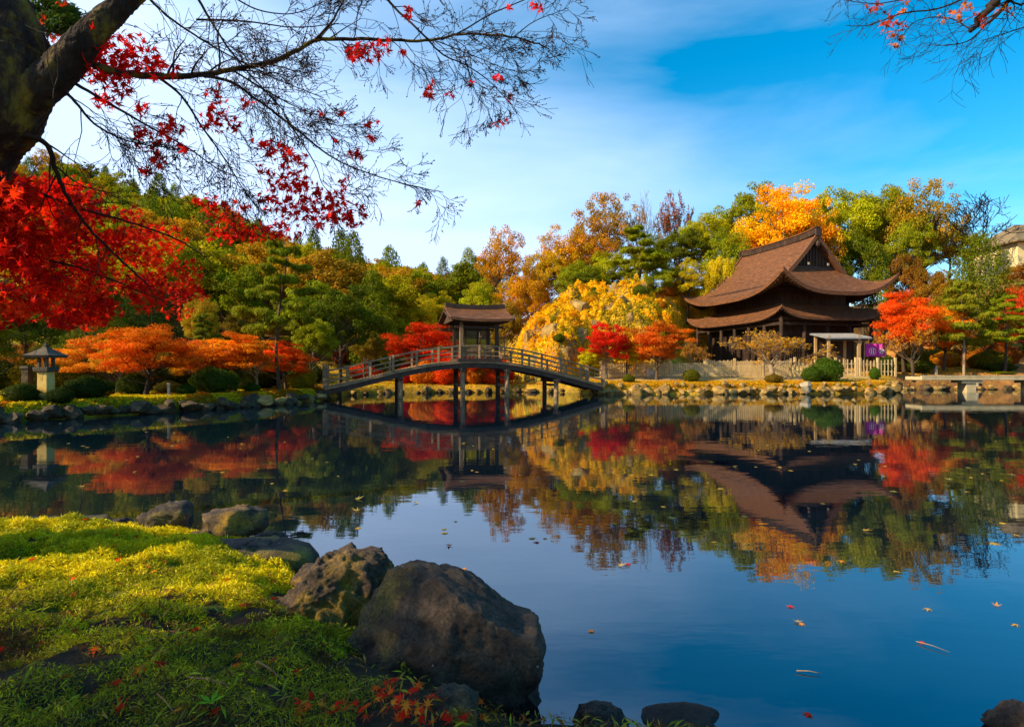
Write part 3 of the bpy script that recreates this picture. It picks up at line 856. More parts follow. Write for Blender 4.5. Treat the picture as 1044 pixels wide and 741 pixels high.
T('broad', 2, 250, 306, 36, 46, (.22, .17, .03), 'leafy_tree', 'ochre tree behind the garden pine')
T('broad', 1, 222, 272, 44, 76, DGRN, 'evergreen_tree', 'dark green tree behind the yellow-leaved one')
T('broad', 3, 268, 256, 48, 56, YEL, 'autumn_tree', 'yellow tree peeping behind the top of the garden pine')
T('broad', 0, 20, 290, 27, 110, DGRN, 'evergreen_tree', 'dark evergreen behind the stone lantern at far left')
T('conifer', 0, 90, 270, 33, 80, DGRN, 'evergreen_tree', 'dark conifer behind the yellow-brown maple')
T('conifer', 2, 150, 282, 36, 80, (.04, .075, .02), 'evergreen_tree', 'dark conifer above the crooked-trunk maple')
T('broad', 2, -40, 300, 24, 120, DGRN, 'evergreen_tree', 'dark evergreen at the left edge of the far bank')
T('maple', 3, 292, 342, 27, 64, (.80, .14, .02), 'maple_tree', 'small reddish maple just right of the garden pine')
T('maple', 1, 196, 346, 26, 60, (.70, .30, .02), 'maple_tree', 'light orange maple between the two big orange ones')
T('pine', 2, 208, 318, 30, 44, (.17, .20, .02), 'pine_tree', 'small green pine above the light orange maple')
T('maple', 1, 176, 366, 27, 80, (.80, .16, .02), 'maple_tree', 'low orange maple in the shade between the lawn trees')

# ------------------------------------------------------------------ clipped shrubs
def shrub_proto(seed, n=6500, leaf=.042):
    rng = np.random.default_rng(seed)
    d = rng.normal(size=(n, 3)); d[:, 2] = np.where(d[:, 2] < 0, d[:, 2] * .75, d[:, 2]); d /= np.linalg.norm(d, axis=1, keepdims=True)
    bump = 1 + .09 * np.sin(d[:, 0] * 5 + seed) * np.cos(d[:, 1] * 4) + .05 * np.sin(d[:, 2] * 9 + d[:, 0] * 7)
    P = d * (bump * (.86 + .16 * rng.random(n)))[:, None] * np.array([.5, .5, .5]) + np.array([0, 0, .47])
    P[:, 2] = np.maximum(P[:, 2], rng.uniform(-.02, .1, n))
    N = d + rng.normal(size=(n, 3)) * .6
    C = np.ones((n, 3)) * (1 + (rng.random((n, 1)) - .5) * .6) * (1 + (rng.random((n, 3)) - .5) * .2)
    # solid heart so that no light shows through
    V = []; Fc = []; m_, k_ = 8, 14
    for i in range(m_ + 1):
        th = PI * .95 * i / m_
        for j in range(k_):
            ph = 2 * PI * j / k_
            V.append((.41 * math.sin(th) * math.cos(ph), .41 * math.sin(th) * math.sin(ph), .47 + .42 * math.cos(th)))
    for i in range(m_):
        for j in range(k_):
            Fc.append((i * k_ + j, i * k_ + (j + 1) % k_, (i + 1) * k_ + (j + 1) % k_, (i + 1) * k_ + j))
    ex = (np.array(V), np.array([q for f in Fc for q in f]), np.full(len(Fc), 4), np.ones((len(V), 3)) * .8)
    me = leaf_mesh('foliage', P, N, leaf * (.7 + .6 * rng.random(n)), C, rng, extra=ex)
    me.materials.append(M['leaf'])
    st = MB()
    for k in range(5):
        a = k * 1.3
        st.tube([(0.03 * math.cos(a), .03 * math.sin(a), -.05), (.10 * math.cos(a), .10 * math.sin(a), .2), (.2 * math.cos(a), .2 * math.sin(a), .45)], [.025, .02, .01], 5)
    sm = np_mesh('stem', st.v, [i for f in st.f for i in f], [len(f) for f in st.f]); sm.materials.append(M['bark'])
    return me, sm
SHR = [shrub_proto(s) for s in (3, 8, 14)]
def shrub(i, px, top, bot, D, wpx, color, label, name='clipped_shrub', depth=None, group=None):
    x = (px - HX) / F * D; z0 = gz(x, D); h = EYE + (HY - top) / F * D - z0
    w = wpx / F * D
    t = thing(name, label, 'shrub', (x, D, z0 - .03), i * 1.3, (w, (depth or min(w, h * 1.4)), max(h, .15) + .03) if i % 2 == 0 else (w, w, max(h, .15) + .03), group)
    if i % 2 == 0: t.rotation_euler = (0, 0, 0)
    me, sm = SHR[i % 3]
    o = bpy.data.objects.new('foliage', me); COL.objects.link(o); o.parent = t; o.color = (*color, 1)
    o = bpy.data.objects.new('stem', sm); COL.objects.link(o); o.parent = t
shrub(0, 219, 373, 402, 23.2, 46, (.055, .10, .02), 'big barrel-shaped clipped bush on the left lawn')
shrub(1, 90, 383, 404, 18.6, 42, (.035, .06, .018), 'wide dark dome bush right of the stone lantern')
shrub(2, 61, 395, 411, 17.2, 24, (.03, .055, .018), 'small dark bush right in front of the stone lantern')
shrub(3, 22, 390, 408, 17.0, 30, (.05, .075, .02), 'rough dark bush left of the stone lantern')
shrub(4, 190, 391, 405, 21.6, 18, (.035, .075, .02), 'small round bush left of the barrel-shaped bush')
shrub(5, 257, 390, 403, 24.2, 16, (.045, .10, .02), 'little green bush right of the barrel-shaped bush')
shrub(1, 251, 384, 398, 26.4, 24, (.05, .08, .02), 'low dark hedge bush behind the barrel-shaped bush')
shrub(0, 309, 373, 398, 28.2, 26, (.40, .28, .02), 'yellow-topped round bush near the left bridge end')
shrub(2, 137, 380, 404, 21.5, 30, (.04, .07, .018), 'dark upright bush left of the crooked-trunk maple')
shrub(5, 172, 388, 402, 22.8, 26, (.10, .09, .02), 'olive bush behind the crooked-trunk maple')
shrub(3, 705, 376, 391, 35.8, 17, (.13, .14, .02), 'small round olive bush in front of the picket fence')
shrub(4, 641, 381, 392, 35.3, 13, (.12, .14, .02), 'tiny olive bush below the round orange-red maple, left')
shrub(0, 843, 364, 388, 35.8, 30, (.065, .13, .02), 'tallest green clipped bush before the temple canopy')
shrub(1, 828, 373, 388, 35.6, 20, (.06, .12, .02), 'green bush leaning on the tallest clipped bush')
shrub(5, 789, 381, 394, 34.9, 17, (.18, .13, .03), 'brownish small bush under the low spreading tree')
shrub(2, 892, 374, 382, 37.2, 10, (.07, .15, .02), 'tiny bright green ball bush right of the canopy')
shrub(3, 934, 365, 381, 42.6, 32, (.08, .10, .02), 'flat olive dome bush behind the footbridge end')
shrub(4, 1020, 370, 383, 43.2, 34, (.05, .07, .02), 'dark low bush at the right edge behind the footbridge')
shrub(5, 905, 362, 380, 41, 16, (.04, .075, .02), 'dark bush between fence end and flat olive dome')
shrub(0, 1022, 386, 397, 42.1, 30, (.22, .26, .02), 'bright yellow-green mound at the water behind the footbridge')
rs = random.Random(77)
for k in range(26):     # shrubs clinging to the knoll
    x = rs.uniform(1.0, 12.5); y = rs.uniform(38.0, 48)
    if float(knoll(np.array([x]), np.array([y]))[0]) < 2.5: continue
    s = rs.uniform(.5, 1.2); me, sm = SHR[k % 3]
    t = thing('knoll_shrub', 'small bush clinging to the face of the golden knoll', 'shrub', (x, y, float(knoll_z(np.array([x]), np.array([y]))[0]) - .15), rs.uniform(0, 6), (s * 1.3, s * 1.3, s), 'bushes on the golden knoll')
    c = [(.55, .32, .02), (.22, .22, .02), (.60, .36, .02), (.10, .14, .02)][k % 4]
    o = bpy.data.objects.new('foliage', me); COL.objects.link(o); o.parent = t; o.color = (*c, 1)

ru = random.Random(21)
def bush_at(x, y, s, c, name, label, group, k, flat=.8):
    me, sm = SHR[k % 3]
    t = thing(name, label, 'shrub', (x, y, gz(x, y) - .08), ru.uniform(0, 6), (s * 1.25, s, s * flat), group)
    o = bpy.data.objects.new('foliage', me); COL.objects.link(o); o.parent = t; o.color = (*c, 1)
for k in range(46):
    px = ru.uniform(-20, 345); D = ru.uniform(26, 36) + max(0, 60 - px) * .0
    bush_at((px - HX) / F * D, D, ru.uniform(1.0, 2.4), [(.06, .08, .015), (.12, .12, .02), (.30, .12, .02), (.05, .07, .015), (.26, .20, .02)][k % 5], 'undergrowth_bush', 'loose bush in the shady undergrowth behind the left lawn', 'bushes behind the left lawn', k)
for k in range(34):
    px = ru.uniform(925, 1060); D = ru.uniform(44, 56)
    bush_at((px - HX) / F * D, D, ru.uniform(1.0, 2.6), [(.16, .15, .02), (.40, .16, .03), (.09, .12, .02), (.50, .22, .03), (.30, .10, .03)][k % 5], 'hillside_bush', 'loose autumn bush on the slope behind the stone footbridge', 'bushes behind the footbridge', k)
for k in range(26):
    px = ru.uniform(640, 765); D = ru.uniform(54, 63)
    x = (px - HX) / F * D
    if math.hypot(x - 24, D - 51.6) < 10: continue
    bush_at(x, D, ru.uniform(.8, 1.8), [(.70, .38, .02), (.30, .27, .02), (.80, .46, .02), (.55, .26, .03)][k % 4], 'hillside_bush', 'golden bush on the slope left of the temple', 'bushes left of the temple', k)
for k in range(16):
    px = ru.uniform(410, 520); D = ru.uniform(36.6, 38.2)
    bush_at((px - HX) / F * D, D, ru.uniform(.9, 1.7), [(.80, .10, .015), (.70, .04, .012), (.62, .20, .02)][k % 3], 'red_bush', 'low red-leaved bush seen between the piers of the arched bridge', 'red bushes under the bridge', k, 1.0)
for k in range(18):
    px = ru.uniform(345, 520); D = ru.uniform(38.5, 46)
    bush_at((px - HX) / F * D, D, ru.uniform(.9, 1.8), [(.08, .10, .015), (.20, .18, .02), (.45, .05, .02)][k % 3], 'undergrowth_bush', 'low bush on the bank behind the arched bridge', 'bushes behind the bridge', k)

# golden hanging grass over the knoll: nobody could count it
rng = np.random.default_rng(9)
n = 230000
gx = rng.uniform(0, 27, n); gy = rng.uniform(35.6, 66, n)
kz = knoll(gx, gy); pxg = HX + F * gx / gy; keep = ((kz > .4) | ((gy > 50) & (pxg > 640) & (pxg < 770) & (ground(gx, gy) > 2.5))) & (fbm(gx, gy, .5, 71) > .27)
gx, gy = gx[keep], gy[keep]; KZ = lambda a, b: np.where(knoll(a, b) > .05, knoll_z(a, b), ground(a, b))
zz = KZ(gx, gy)
e = .15
nx_ = -(KZ(gx + e, gy) - zz) / e; ny_ = -(KZ(gx, gy + e) - zz) / e
P = np.stack([gx, gy, zz + rng.uniform(-.02, .30, len(gx)) * (.3 + 1.4 * fbm(gx, gy, 1.2, 77))], 1)
N = np.stack([nx_, ny_, np.ones(len(gx))], 1); N /= np.linalg.norm(N, axis=1, keepdims=True)
N += rng.normal(size=N.shape) * .5
v = fbm(gx, gy, .8, 81)[:, None]
C = np.where(v > .62, np.array([[.40, .33, .03]]), np.where(v < .42, np.array([[.74, .40, .015]]), np.array([[.80, .55, .02]]))) * (1 + (rng.random((len(gx), 1)) - .5) * .5)
me = leaf_mesh('golden_grass', P, N, rng.uniform(.10, .24, len(gx)), C, rng)
tag(link('golden_grass', me, M['leaf']), 'golden grass and creepers hanging over the rocky knoll', 'grass', kind='stuff')

# leaf litter and short grass on both banks
n = 150000
lx = rng.uniform(-18, 36, n); ly = rng.uniform(13, 46, n)
sd = pond_sd(lx, ly); keep = (sd > .12) & (sd < 14) & (knoll(lx, ly) < .2)
lx, ly = lx[keep], ly[keep]; lz = ground(lx, ly)
bx_ = rng.uniform(-19, -8, 130000); by_ = rng.uniform(13, 31, 130000); bs_ = pond_sd(bx_, by_); kk_ = (bs_ > .04) & (bs_ < 7)
lx = np.concatenate([lx, bx_[kk_]]); ly = np.concatenate([ly, by_[kk_]]); lz = np.concatenate([lz, ground(bx_[kk_], by_[kk_])])
bx_ = rng.uniform(4, 27, 60000); by_ = rng.uniform(33, 38, 60000); bs_ = pond_sd(bx_, by_); kk_ = (bs_ > .04) & (bs_ < 3)
lx = np.concatenate([lx, bx_[kk_]]); ly = np.concatenate([ly, by_[kk_]]); lz = np.concatenate([lz, ground(bx_[kk_], by_[kk_])])
right = lx > 4
c1 = np.array([[.60, .38, .03]]); c2 = np.array([[.42, .40, .02]]); c3 = np.array([[.60, .15, .02]])
q = rng.random((len(lx), 1)); v = fbm(lx, ly, .5, 91)[:, None]
C = np.where(right[:, None], np.where(q < .55, c1, np.where(q < .8, c2, c3)), np.where(v > .45, np.where(q < .8, c2 * np.array([[1.2, 1.15, 1]]), c1), np.where(q < .5, c2 * .6, c3 * .8))) * (1 + (rng.random((len(lx), 1)) - .5) * .6)
sandy = right & (ly > 36.2) & (lx < 25) & (rng.random(len(lx)) < .85)
k2 = ~sandy
P = np.stack([lx, ly, lz + rng.uniform(.0, .05, len(lx))], 1)[k2]
Nn = (rng.normal(size=P.shape) * .6 + np.array([0, 0, .8]))
me = leaf_mesh('grass', P, Nn, rng.uniform(.05, .11, len(P)), C[k2], rng)
tag(link('grass', me, M['leaf']), 'short grass mixed with fallen leaves along both far banks', 'grass', kind='stuff')

# ------------------------------------------------------------------ rocks
def rock_mesh(seed, sub=3, rough=.5):
    import bmesh
    bm = bmesh.new(); bmesh.ops.create_icosphere(bm, subdivisions=sub, radius=.5)
    r = random.Random(seed); off = Vector((r.uniform(0, 50), r.uniform(0, 50), r.uniform(0, 50)))
    planes = [(Vector((r.gauss(0, 1), r.gauss(0, 1), r.gauss(0, .8))).normalized(), r.uniform(.26, .40)) for _ in range(15)]
    for v in bm.verts:
        p = v.co.copy()
        p += p.normalized() * (mnoise.fractal(p * 2.2 + off, 1.0, 2.0, 4) * .12 * rough * 2)
        for nn, dd in planes:
            e_ = p.dot(nn) - dd
            if e_ > 0: p -= nn * e_ * .97
        p += p.normalized() * mnoise.noise(p * 9 + off) * .02
        v.co = p
    me = bpy.data.meshes.new('rock'); bm.to_mesh(me); bm.free()
    me.polygons.foreach_set('use_smooth', [sub > 3] * len(me.polygons))
    return me
ROCKS = [rock_mesh(s) for s in range(9)]
RMAT = {}
def rock(i, loc, size, rz, mat, name, label, group=None, cat='rock', tilt=0):
    key = (i % 9, mat)
    if key not in RMAT:
        m_ = ROCKS[i % 9].copy(); m_.materials.append(M[mat]); RMAT[key] = m_
    o = bpy.data.objects.new(name, RMAT[key]); COL.objects.link(o)
    o.location = loc; o.scale = size; o.rotation_euler = (tilt, tilt * .7, rz)
    return tag(o, label, cat, group)
def along(poly, step, rnd):
    out = []
    for a, b in zip(poly[:-1], poly[1:]):
        a = Vector(a); b = Vector(b); L = (b - a).length; t = 0
        while t < L:
            out.append((a.lerp(b, t / L), (b - a).normalized())); t += step * rnd.uniform(.75, 1.3)
    return out
rr = random.Random(31)
Rb = [(4.9, 33.0), (9, 33.4), (14, 33.6), (19, 33.9), (22.5, 34.4), (24.8, 36.3), (25.4, 38)]
for k, (p, d) in enumerate(along(Rb, .50, rr)):
    s = rr.uniform(.35, .85)
    rock(k, (p.x, p.y + rr.uniform(-.08, .25), .14 + rr.uniform(-.1, .2)), (s * rr.uniform(.9, 1.7), s, s * rr.uniform(.6, 1.1)), rr.uniform(0, 6), 'stone_lit', 'bank_stone', 'sunlit ochre stone in the low wall edging the temple bank', 'stones edging the temple bank')
    if rr.random() < .6:
        s = rr.uniform(.3, .55)
        rock(k + 4, (p.x + .2, p.y + .35, .52 + rr.uniform(-.05, .12)), (s, s, s * .8), rr.uniform(0, 6), 'stone_lit', 'bank_stone', 'sunlit ochre stone in the low wall edging the temple bank', 'stones edging the temple bank')
rock(2, W(822, 394, 33.4), (.9, .7, .9), .4, 'stone_pale', 'bank_stone', 'pale pointed stone standing out of the temple bank wall')
Lb = [(-9.7, 29.6), (-9.5, 28.6), (-8.9, 26.6), (-9.6, 23.8), (-11.0, 21.0), (-12.2, 18.7), (-14.2, 15.6), (-17, 14.0)]
for k, (p, d) in enumerate(along(Lb, .36, rr)):
    s = rr.uniform(.3, .85)
    rock(k, (p.x + rr.uniform(-.25, .05), p.y + rr.uniform(-.05, .15), .14 + rr.uniform(-.12, .12)), (s * rr.uniform(.9, 1.8), s, s * rr.uniform(.5, .95)), rr.uniform(0, 6), 'stone_dark' if k > 22 or k % 3 else 'stone_lit', 'shore_stone', 'weathered stone in the low edging of the left lawn', 'stones edging the left lawn')
for k, (p, d) in enumerate(along([(3.2, 36.0), (1.0, 36.3), (.2, 37.2), (-1.5, 36.0), (-4.5, 35.6), (-7.5, 34.2), (-9.2, 31.8)], .8, rr)):
    s = rr.uniform(.3, .75)
    rock(k, (p.x, p.y, .1 + rr.uniform(-.08, .1)), (s * 1.2, s, s * .8), rr.uniform(0, 6), 'stone_lit' if k % 2 else 'stone_dark', 'shore_stone', 'stone at the waterline of the small bank behind the bridge', 'stones behind the bridge')
for k, (p, d) in enumerate(along([(26, 39.4), (28.5, 40.4), (34, 41.3), (40, 41)], .9, rr)):
    s = rr.uniform(.4, .9)
    rock(k + 3, (p.x, p.y, .1 + rr.uniform(-.08, .1)), (s * 1.2, s, s * .7), rr.uniform(0, 6), 'stone_dark' if k % 2 else 'stone_lit', 'shore_stone', 'stone at the waterline seen beneath the footbridge', 'stones beneath the footbridge')
for k in range(14):   # outcrops on the knoll
    px_, py_ = [(566, 342), (575, 360), (590, 316), (548, 372), (628, 300), (636, 310), (622, 318), (655, 300), (540, 350), (605, 336), (684, 303), (560, 388), (590, 345), (645, 330)][k]
    best = None
    for D in np.arange(35.5, 50, .25):
        p = W(px_, py_, D)
        if p.z < float(knoll_z(np.array([p.x]), np.array([p.y]))[0]): best = p; break
    if best is None: continue
    s = rr.uniform(1.2, 2.2)
    rock(k, (best.x, best.y + .45, best.z), (s * rr.uniform(.6, 1.1), s, s * rr.uniform(1.0, 1.5)), rr.uniform(0, 6), 'stone_lit', 'outcrop_rock', 'bare rock outcrop jutting from the golden knoll', 'outcrops on the golden knoll', tilt=rr.uniform(-.3, .3))

# ------------------------------------------------------------------ arched bridge with pavilion
A = Vector((-9.35, 28.6)); B = Vector((4.75, 32.7)); ax = (B - A).normalized(); LEN = (B - A).length
sidev = Vector((ax.y, -ax.x))          # towards the camera
bridge = thing('arched_bridge', 'weathered wooden arched bridge with a roofed pavilion at its crest', 'bridge', (A.x, A.y, 0), math.atan2(ax.y, ax.x))
tt = np.array([0, .15, .30, .45, .50, .60, .72, .85, 1.0]); hh = np.array([.62, 1.12, 1.62, 1.93, 1.95, 1.88, 1.60, 1.20, .62])
def deck(t):   # height of the deck's walking surface
    c = np.polyfit(tt, hh, 4); return float(np.polyval(c, t))
def BP(t, s=0.0, dz=0.0):
    p = A + ax * (t * LEN) + sidev * s
    return Vector((p.x, p.y, deck(t) + dz))
NS = 48; side3 = Vector((sidev.x, sidev.y, 0)); HWD = 1.15
mb = MB(); mb.ribbon([BP(i / NS, 0, -.05) for i in range(NS + 1)], HWD * 2, .08, side3); dk = mb.build('deck', M['wood_old'], bridge)
mb = MB()
for i in range(1, 100):
    t = i / 100; mb.bar(BP(t, -HWD + .02, -.003), BP(t, HWD - .02, -.003), .12, .03)
mb.build('plank', M['wood_old'], dk)['kind'] = 'stuff'
for s in (-1, 0, 1):
    mb = MB(); mb.ribbon([BP(i / NS, s * (HWD - .08), -.24) for i in range(NS + 1)], .16, .29, side3); mb.build('beam', M['wood_dark'] if s < 1 else M['wood_dark'], bridge)
mb = MB(); mb.ribbon([BP(i / NS, HWD + .035, -.08) for i in range(NS + 1)], .05, .12, side3); mb.build('edge_board', M['wood_old'], bridge)
PT0, PT1 = .452, .592      # pavilion span
posts_t = [0.0, .07, .145, .22, .30, .375, .45, .52, .60, .68, .755, .83, .91, 1.0]
for s in (-1, 1):
    so = s * (HWD - .04)
    rail = MB(); rail.ribbon([BP(i / NS, so, .76) for i in range(NS + 1)], .09, .08, side3)
    rl = rail.build('railing', M['wood_old'], bridge)
    for hz in (.50, .26):
        m2 = MB(); m2.ribbon([BP(i / NS, so, hz) for i in range(NS + 1)], .06, .06, side3); m2.build('rail', M['wood_old'], rl)
    for t in posts_t:
        m2 = MB(); b = BP(t, so, 0); big = t in (0.0, 1.0)
        m2.box(b + Vector((0, 0, .40 if not big else .5)), (.11 if not big else .2, .11 if not big else .2, .84 if not big else 1.15)); m2.build('rail_post', M['wood_old'], rl)
for t in (.245, .462, .625, .815):
    ms = None
    for s in (-1, 1):
        m2 = MB(); p = BP(t, s * .95, 0); m2.tube([(p.x, p.y, -.9), (p.x, p.y, p.z - .38)], [.135, .125], 12)
        o = m2.build('pier_post', M['wood_old'] if s == 1 else M['wood_dark'], bridge, smooth=True)  # near posts paler, far ones darker: light and shade put into the wood colour
    m2 = MB(); m2.bar(BP(t, -1.35, -.44), BP(t, 1.35, -.44), .2, .2); m2.build('pier_beam', M['wood_dark'], bridge)
    m2 = MB(); a = BP(t, -.95, 0); b = BP(t, .95, 0); a.z = b.z = .62; m2.bar(a, b, .09, .14)
    if t > .6: a.z = b.z = 1.05; m2.bar(a, b, .09, .14)
    m2.build('pier_brace', M['wood_old'], bridge)
    m2 = MB(); p = BP(t, .95, 0); m2.box((p.x, p.y - .02, p.z - .42), (.32, .32, .06)); m2.build('post_cap', M['stone_pale'], bridge)
# pavilion
tm_ = (PT0 + PT1) / 2
fz = deck(tm_) + .02
def PV(u, v, z):   # u along the bridge, v towards camera
    p = A + ax * (tm_ * LEN + u) + sidev * v; return Vector((p.x, p.y, z))
pr = Matrix.Rotation(math.atan2(ax.y, ax.x), 3, 'Z')
m2 = MB(); m2.box(PV(0, 0, fz + .0), (2.35, 2.5, .16), pr); m2.build('pavilion_floor', M['wood_dark'], bridge)
for u in (-.95, .95):
    for v in (-.98, .98):
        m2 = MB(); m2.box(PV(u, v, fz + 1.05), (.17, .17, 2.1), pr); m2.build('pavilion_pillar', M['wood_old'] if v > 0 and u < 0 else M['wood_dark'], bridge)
for u in (-.35, .35):
    m2 = MB(); m2.box(PV(u, -.98, fz + 1.05), (.10, .10, 2.1), pr); m2.build('pavilion_pillar', M['wood_dark'], bridge)
for v in (-.98, .98):
    m2 = MB(); m2.bar(PV(-1.3, v, fz + 2.02), PV(1.3, v, fz + 2.02), .15, .2); m2.bar(PV(-1.3, v, fz + 1.72), PV(1.3, v, fz + 1.72), .08, .12); m2.build('tie_beam', M['wood_dark'], bridge)
    m2 = MB(); m2.bar(PV(-.9, v, fz + .62), PV(.9, v, fz + .62), .08, .08); m2.bar(PV(-.9, v, fz + .38), PV(.9, v, fz + .38), .06, .06)
    for q in range(7): m2.box(PV(-.81 + q * .27, v, fz + .3), (.05, .05, .6), pr)
    m2.build('pavilion_railing', M['wood_old'], bridge)
# bracket blocks with pale ends under the eaves
for v in (-1.1, 1.1):
    for q in range(7):
        m2 = MB(); m2.bar(PV(-1.32 + q * .44, v * .85, fz + 2.16), PV(-1.32 + q * .44, v * 1.28, fz + 2.12), .09, .1); br = m2.build('bracket', M['wood_dark'], bridge)
        m2 = MB(); m2.box(PV(-1.32 + q * .44, v * 1.29, fz + 2.12), (.085, .03, .095), pr); m2.build('bracket_end', M['white'], br)
def sheet_roof(fn, us, vs, th, name, mat, parent):
    """fn(u,v)->world Vector. closed slab of vertical thickness th"""
    nu, nv = len(us), len(vs); V = []; Fc = []
    for dz in (0, -1):
        for v in vs:
            for u in us:
                p = fn(u, v); t_ = th(u, v) if callable(th) else th
                V.append((p.x, p.y, p.z + dz * t_))
    o_ = nu * nv
    for j in range(nv - 1):
        for i in range(nu - 1):
            a = j * nu + i; Fc.append((a, a + 1, a + 1 + nu, a + nu)); a += o_; Fc.append((a, a + nu, a + 1 + nu, a + 1))
    for i in range(nu - 1):
        Fc.append((i, i + o_, i + 1 + o_, i + 1)); a = (nv - 1) * nu + i; Fc.append((a, a + 1, a + 1 + o_, a + o_))
    for j in range(nv - 1):
        a = j * nu; Fc.append((a, a + nu, a + nu + o_, a + o_)); a = j * nu + nu - 1; Fc.append((a, a + o_, a + nu + o_, a + nu))
    m_ = MB(); m_.add(V, Fc); return m_.build(name, mat, parent, smooth=False)
RV = 1.85; RU = 1.66
def prf(u, v):
    t = 1 - abs(v) / RV
    return PV(u, v, fz + 2.08 + .72 * (.62 * t + .38 * t * t) + .10 * (abs(u) / RU) ** 3)
rf = sheet_roof(prf, np.linspace(-RU, RU, 25), np.linspace(-RV, RV, 25), .13, 'pavilion_roof', M['bark_roof'], bridge)
m2 = MB(); m2.ribbon([PV(u, 0, fz + 2.87 + .10 * (abs(u) / RU) ** 3) for u in np.linspace(-RU * .98, RU * .98, 13)], .26, .22, side3); m2.build('ridge', M['wood_dark'], rf)
for u in (-1.5, 1.5):
    m2 = MB(); h0 = fz + 2.0
    m2.add([PV(u, -1.3, h0), PV(u, 1.3, h0), PV(u, 0, fz + 2.68), PV(u + .06, -1.3, h0), PV(u + .06, 1.3, h0), PV(u + .06, 0, fz + 2.68)], [(0, 1, 2), (5, 4, 3), (0, 3, 4, 1), (1, 4, 5, 2), (2, 5, 3, 0)])
    m2.build('gable_board', M['wood_dark'], rf)
m2 = MB()
for q in range(21):
    u = -1.7 + q * .17
    for s in (-1, 1): m2.bar(PV(u, 0, fz + 2.62), PV(u, s * 1.76, fz + 2.0 + .08 * (abs(u) / RU) ** 3), .06, .07)
m2.build('rafter', M['wood_dark'], rf)['kind'] = 'stuff'

# ------------------------------------------------------------------ temple hall
TC = Vector((24.0, 51.6)); tdir = Vector((-.243, .970)).normalized()
temple = thing('temple_hall', 'two-tiered dark wooden temple hall with sweeping brown bark roofs', 'temple', (TC.x, TC.y, 1.5), math.atan2(tdir.y, tdir.x))
tv = Vector((-tdir.y, tdir.x))       # towards the left-front face
def TP(u, v, z):
    p = TC + tdir * u + tv * v; return Vector((p.x, p.y, z))
trot = Matrix.Rotation(math.atan2(tdir.y, tdir.x), 3, 'Z')
a_, b_ = 7.5, 5.45
def pf(t): t = max(0., min(1., t)); return 5.0 * (.42 * t + .58 * t ** 1.75)
def lift(u, v, a, b, L): return L * ((abs(u) / a) ** 3.2) * ((abs(v) / b) ** 3.2)
EZ = 7.55; G = 4.35
def z_main(u, v): return EZ + pf(1 - abs(v) / b_)
def z_end(u): return EZ + pf((a_ - abs(u)) / b_)
def f_main(u, v): return TP(u, v, z_main(u, v) + lift(u, v, a_, b_, 1.75))
def f_end(u, v): return TP(u, v, min(z_main(u, v), z_end(u)) + lift(u, v, a_, b_, 1.75))
thk = lambda u, v: .30
ur = sheet_roof(f_main, np.linspace(-G - .45, G + .45, 45), np.linspace(-b_, b_, 61), .3, 'upper_roof', M['bark_roof'], temple)
v_s = max(v for v in np.linspace(0, b_, 300) if z_main(0, v) > z_end(G + .45))
for s in (-1, 1):
    sheet_roof(f_end, np.sort(np.linspace(G + .452, a_, 26) * s), np.linspace(-b_, b_, 61), .3, 'roof_skirt', M['bark_roof'], ur)
    sheet_roof(lambda u, v: TP(u, v, min(z_main(u, v) - .02, z_end(u))), np.sort(np.linspace(G - .3, G + .449, 4) * s), np.linspace(-v_s - .02, v_s + .02, 31), .2, 'roof_skirt', M['bark_roof'], ur)
# gables
for s in (-1, 1):
    m2 = MB(); zb = z_end(G) - .25; half = 0
    for v in np.linspace(0, b_, 80):
        if z_main(0, v) > zb + .2: half = v
    prof = [(-half, zb)] + [(v, z_main(0, v) - .32) for v in np.linspace(-half, half, 31)] + [(half, zb)]
    for dx in (0, .1): m2.v.extend([tuple(TP(s * (G - .1 + dx), v, z_)) for v, z_ in prof])
    k = len(prof); m2.f.append(tuple(range(k))); m2.f.append(tuple(reversed(range(k, 2 * k))))
    for i in range(k): j = (i + 1) % k; m2.f.append((i, i + k, j + k, j))
    gb = m2.build('gable', M['wood_temple'], temple)
    m2 = MB()
    for q in np.linspace(-half * .8, half * .8, 13):
        zt = z_main(0, q) - .5
        if zt > zb + .1: m2.bar(TP(s * (G + .06), q, zb), TP(s * (G + .06), q, zt), .07, .07)
    m2.bar(TP(s * (G + .08), -half, zb + .25), TP(s * (G + .08), half, zb + .25), .14, .22)
    m2.build('gable_lattice', M['wood_dark'], gb)
    for sv in (-1, 1):
        m2 = MB(); m2.ribbon([TP(s * (G + .50), sv * v, z_main(0, v) - .10 + .10) for v in np.linspace(0.0, half + .5, 18)], .16, .46, Vector((tdir.x, tdir.y, 0))); m2.build('barge_board', M['roof_edge'], ur)
    m2 = MB(); c = TP(s * (G + .52), 0, z_main(0, 0) - .75)
    m2.lathe(c - Vector((0, 0, .3)), [(.02, 0), (.18, .15), (.22, .35), (.08, .6)], 8); m2.build('gable_pendant', M['wood_dark'], gb)
    for sv in (-1, 1):      # pale fittings seen in the gable
        m2 = MB(); m2.box(TP(s * (G + .62), sv * .95, zb + .5), (.04, .16, .2), trot); m2.build('gable_fitting', M['stone_slab'], gb)
m2 = MB(); m2.ribbon([TP(u, 0, EZ + 5.0 + .10 + .16 * (abs(u) / G) ** 4) for u in np.linspace(-G - .5, G + .5, 21)], .42, .5, Vector((tv.x, tv.y, 0))); rg = m2.build('ridge', M['wood_temple'], temple)
m2 = MB(); m2.ribbon([TP(u, 0, EZ + 5.38 + .16 * (abs(u) / G) ** 4) for u in np.linspace(-G - .6, G + .6, 21)], .56, .08, Vector((tv.x, tv.y, 0))); m2.build('ridge_cap', M['bark_roof'], rg)
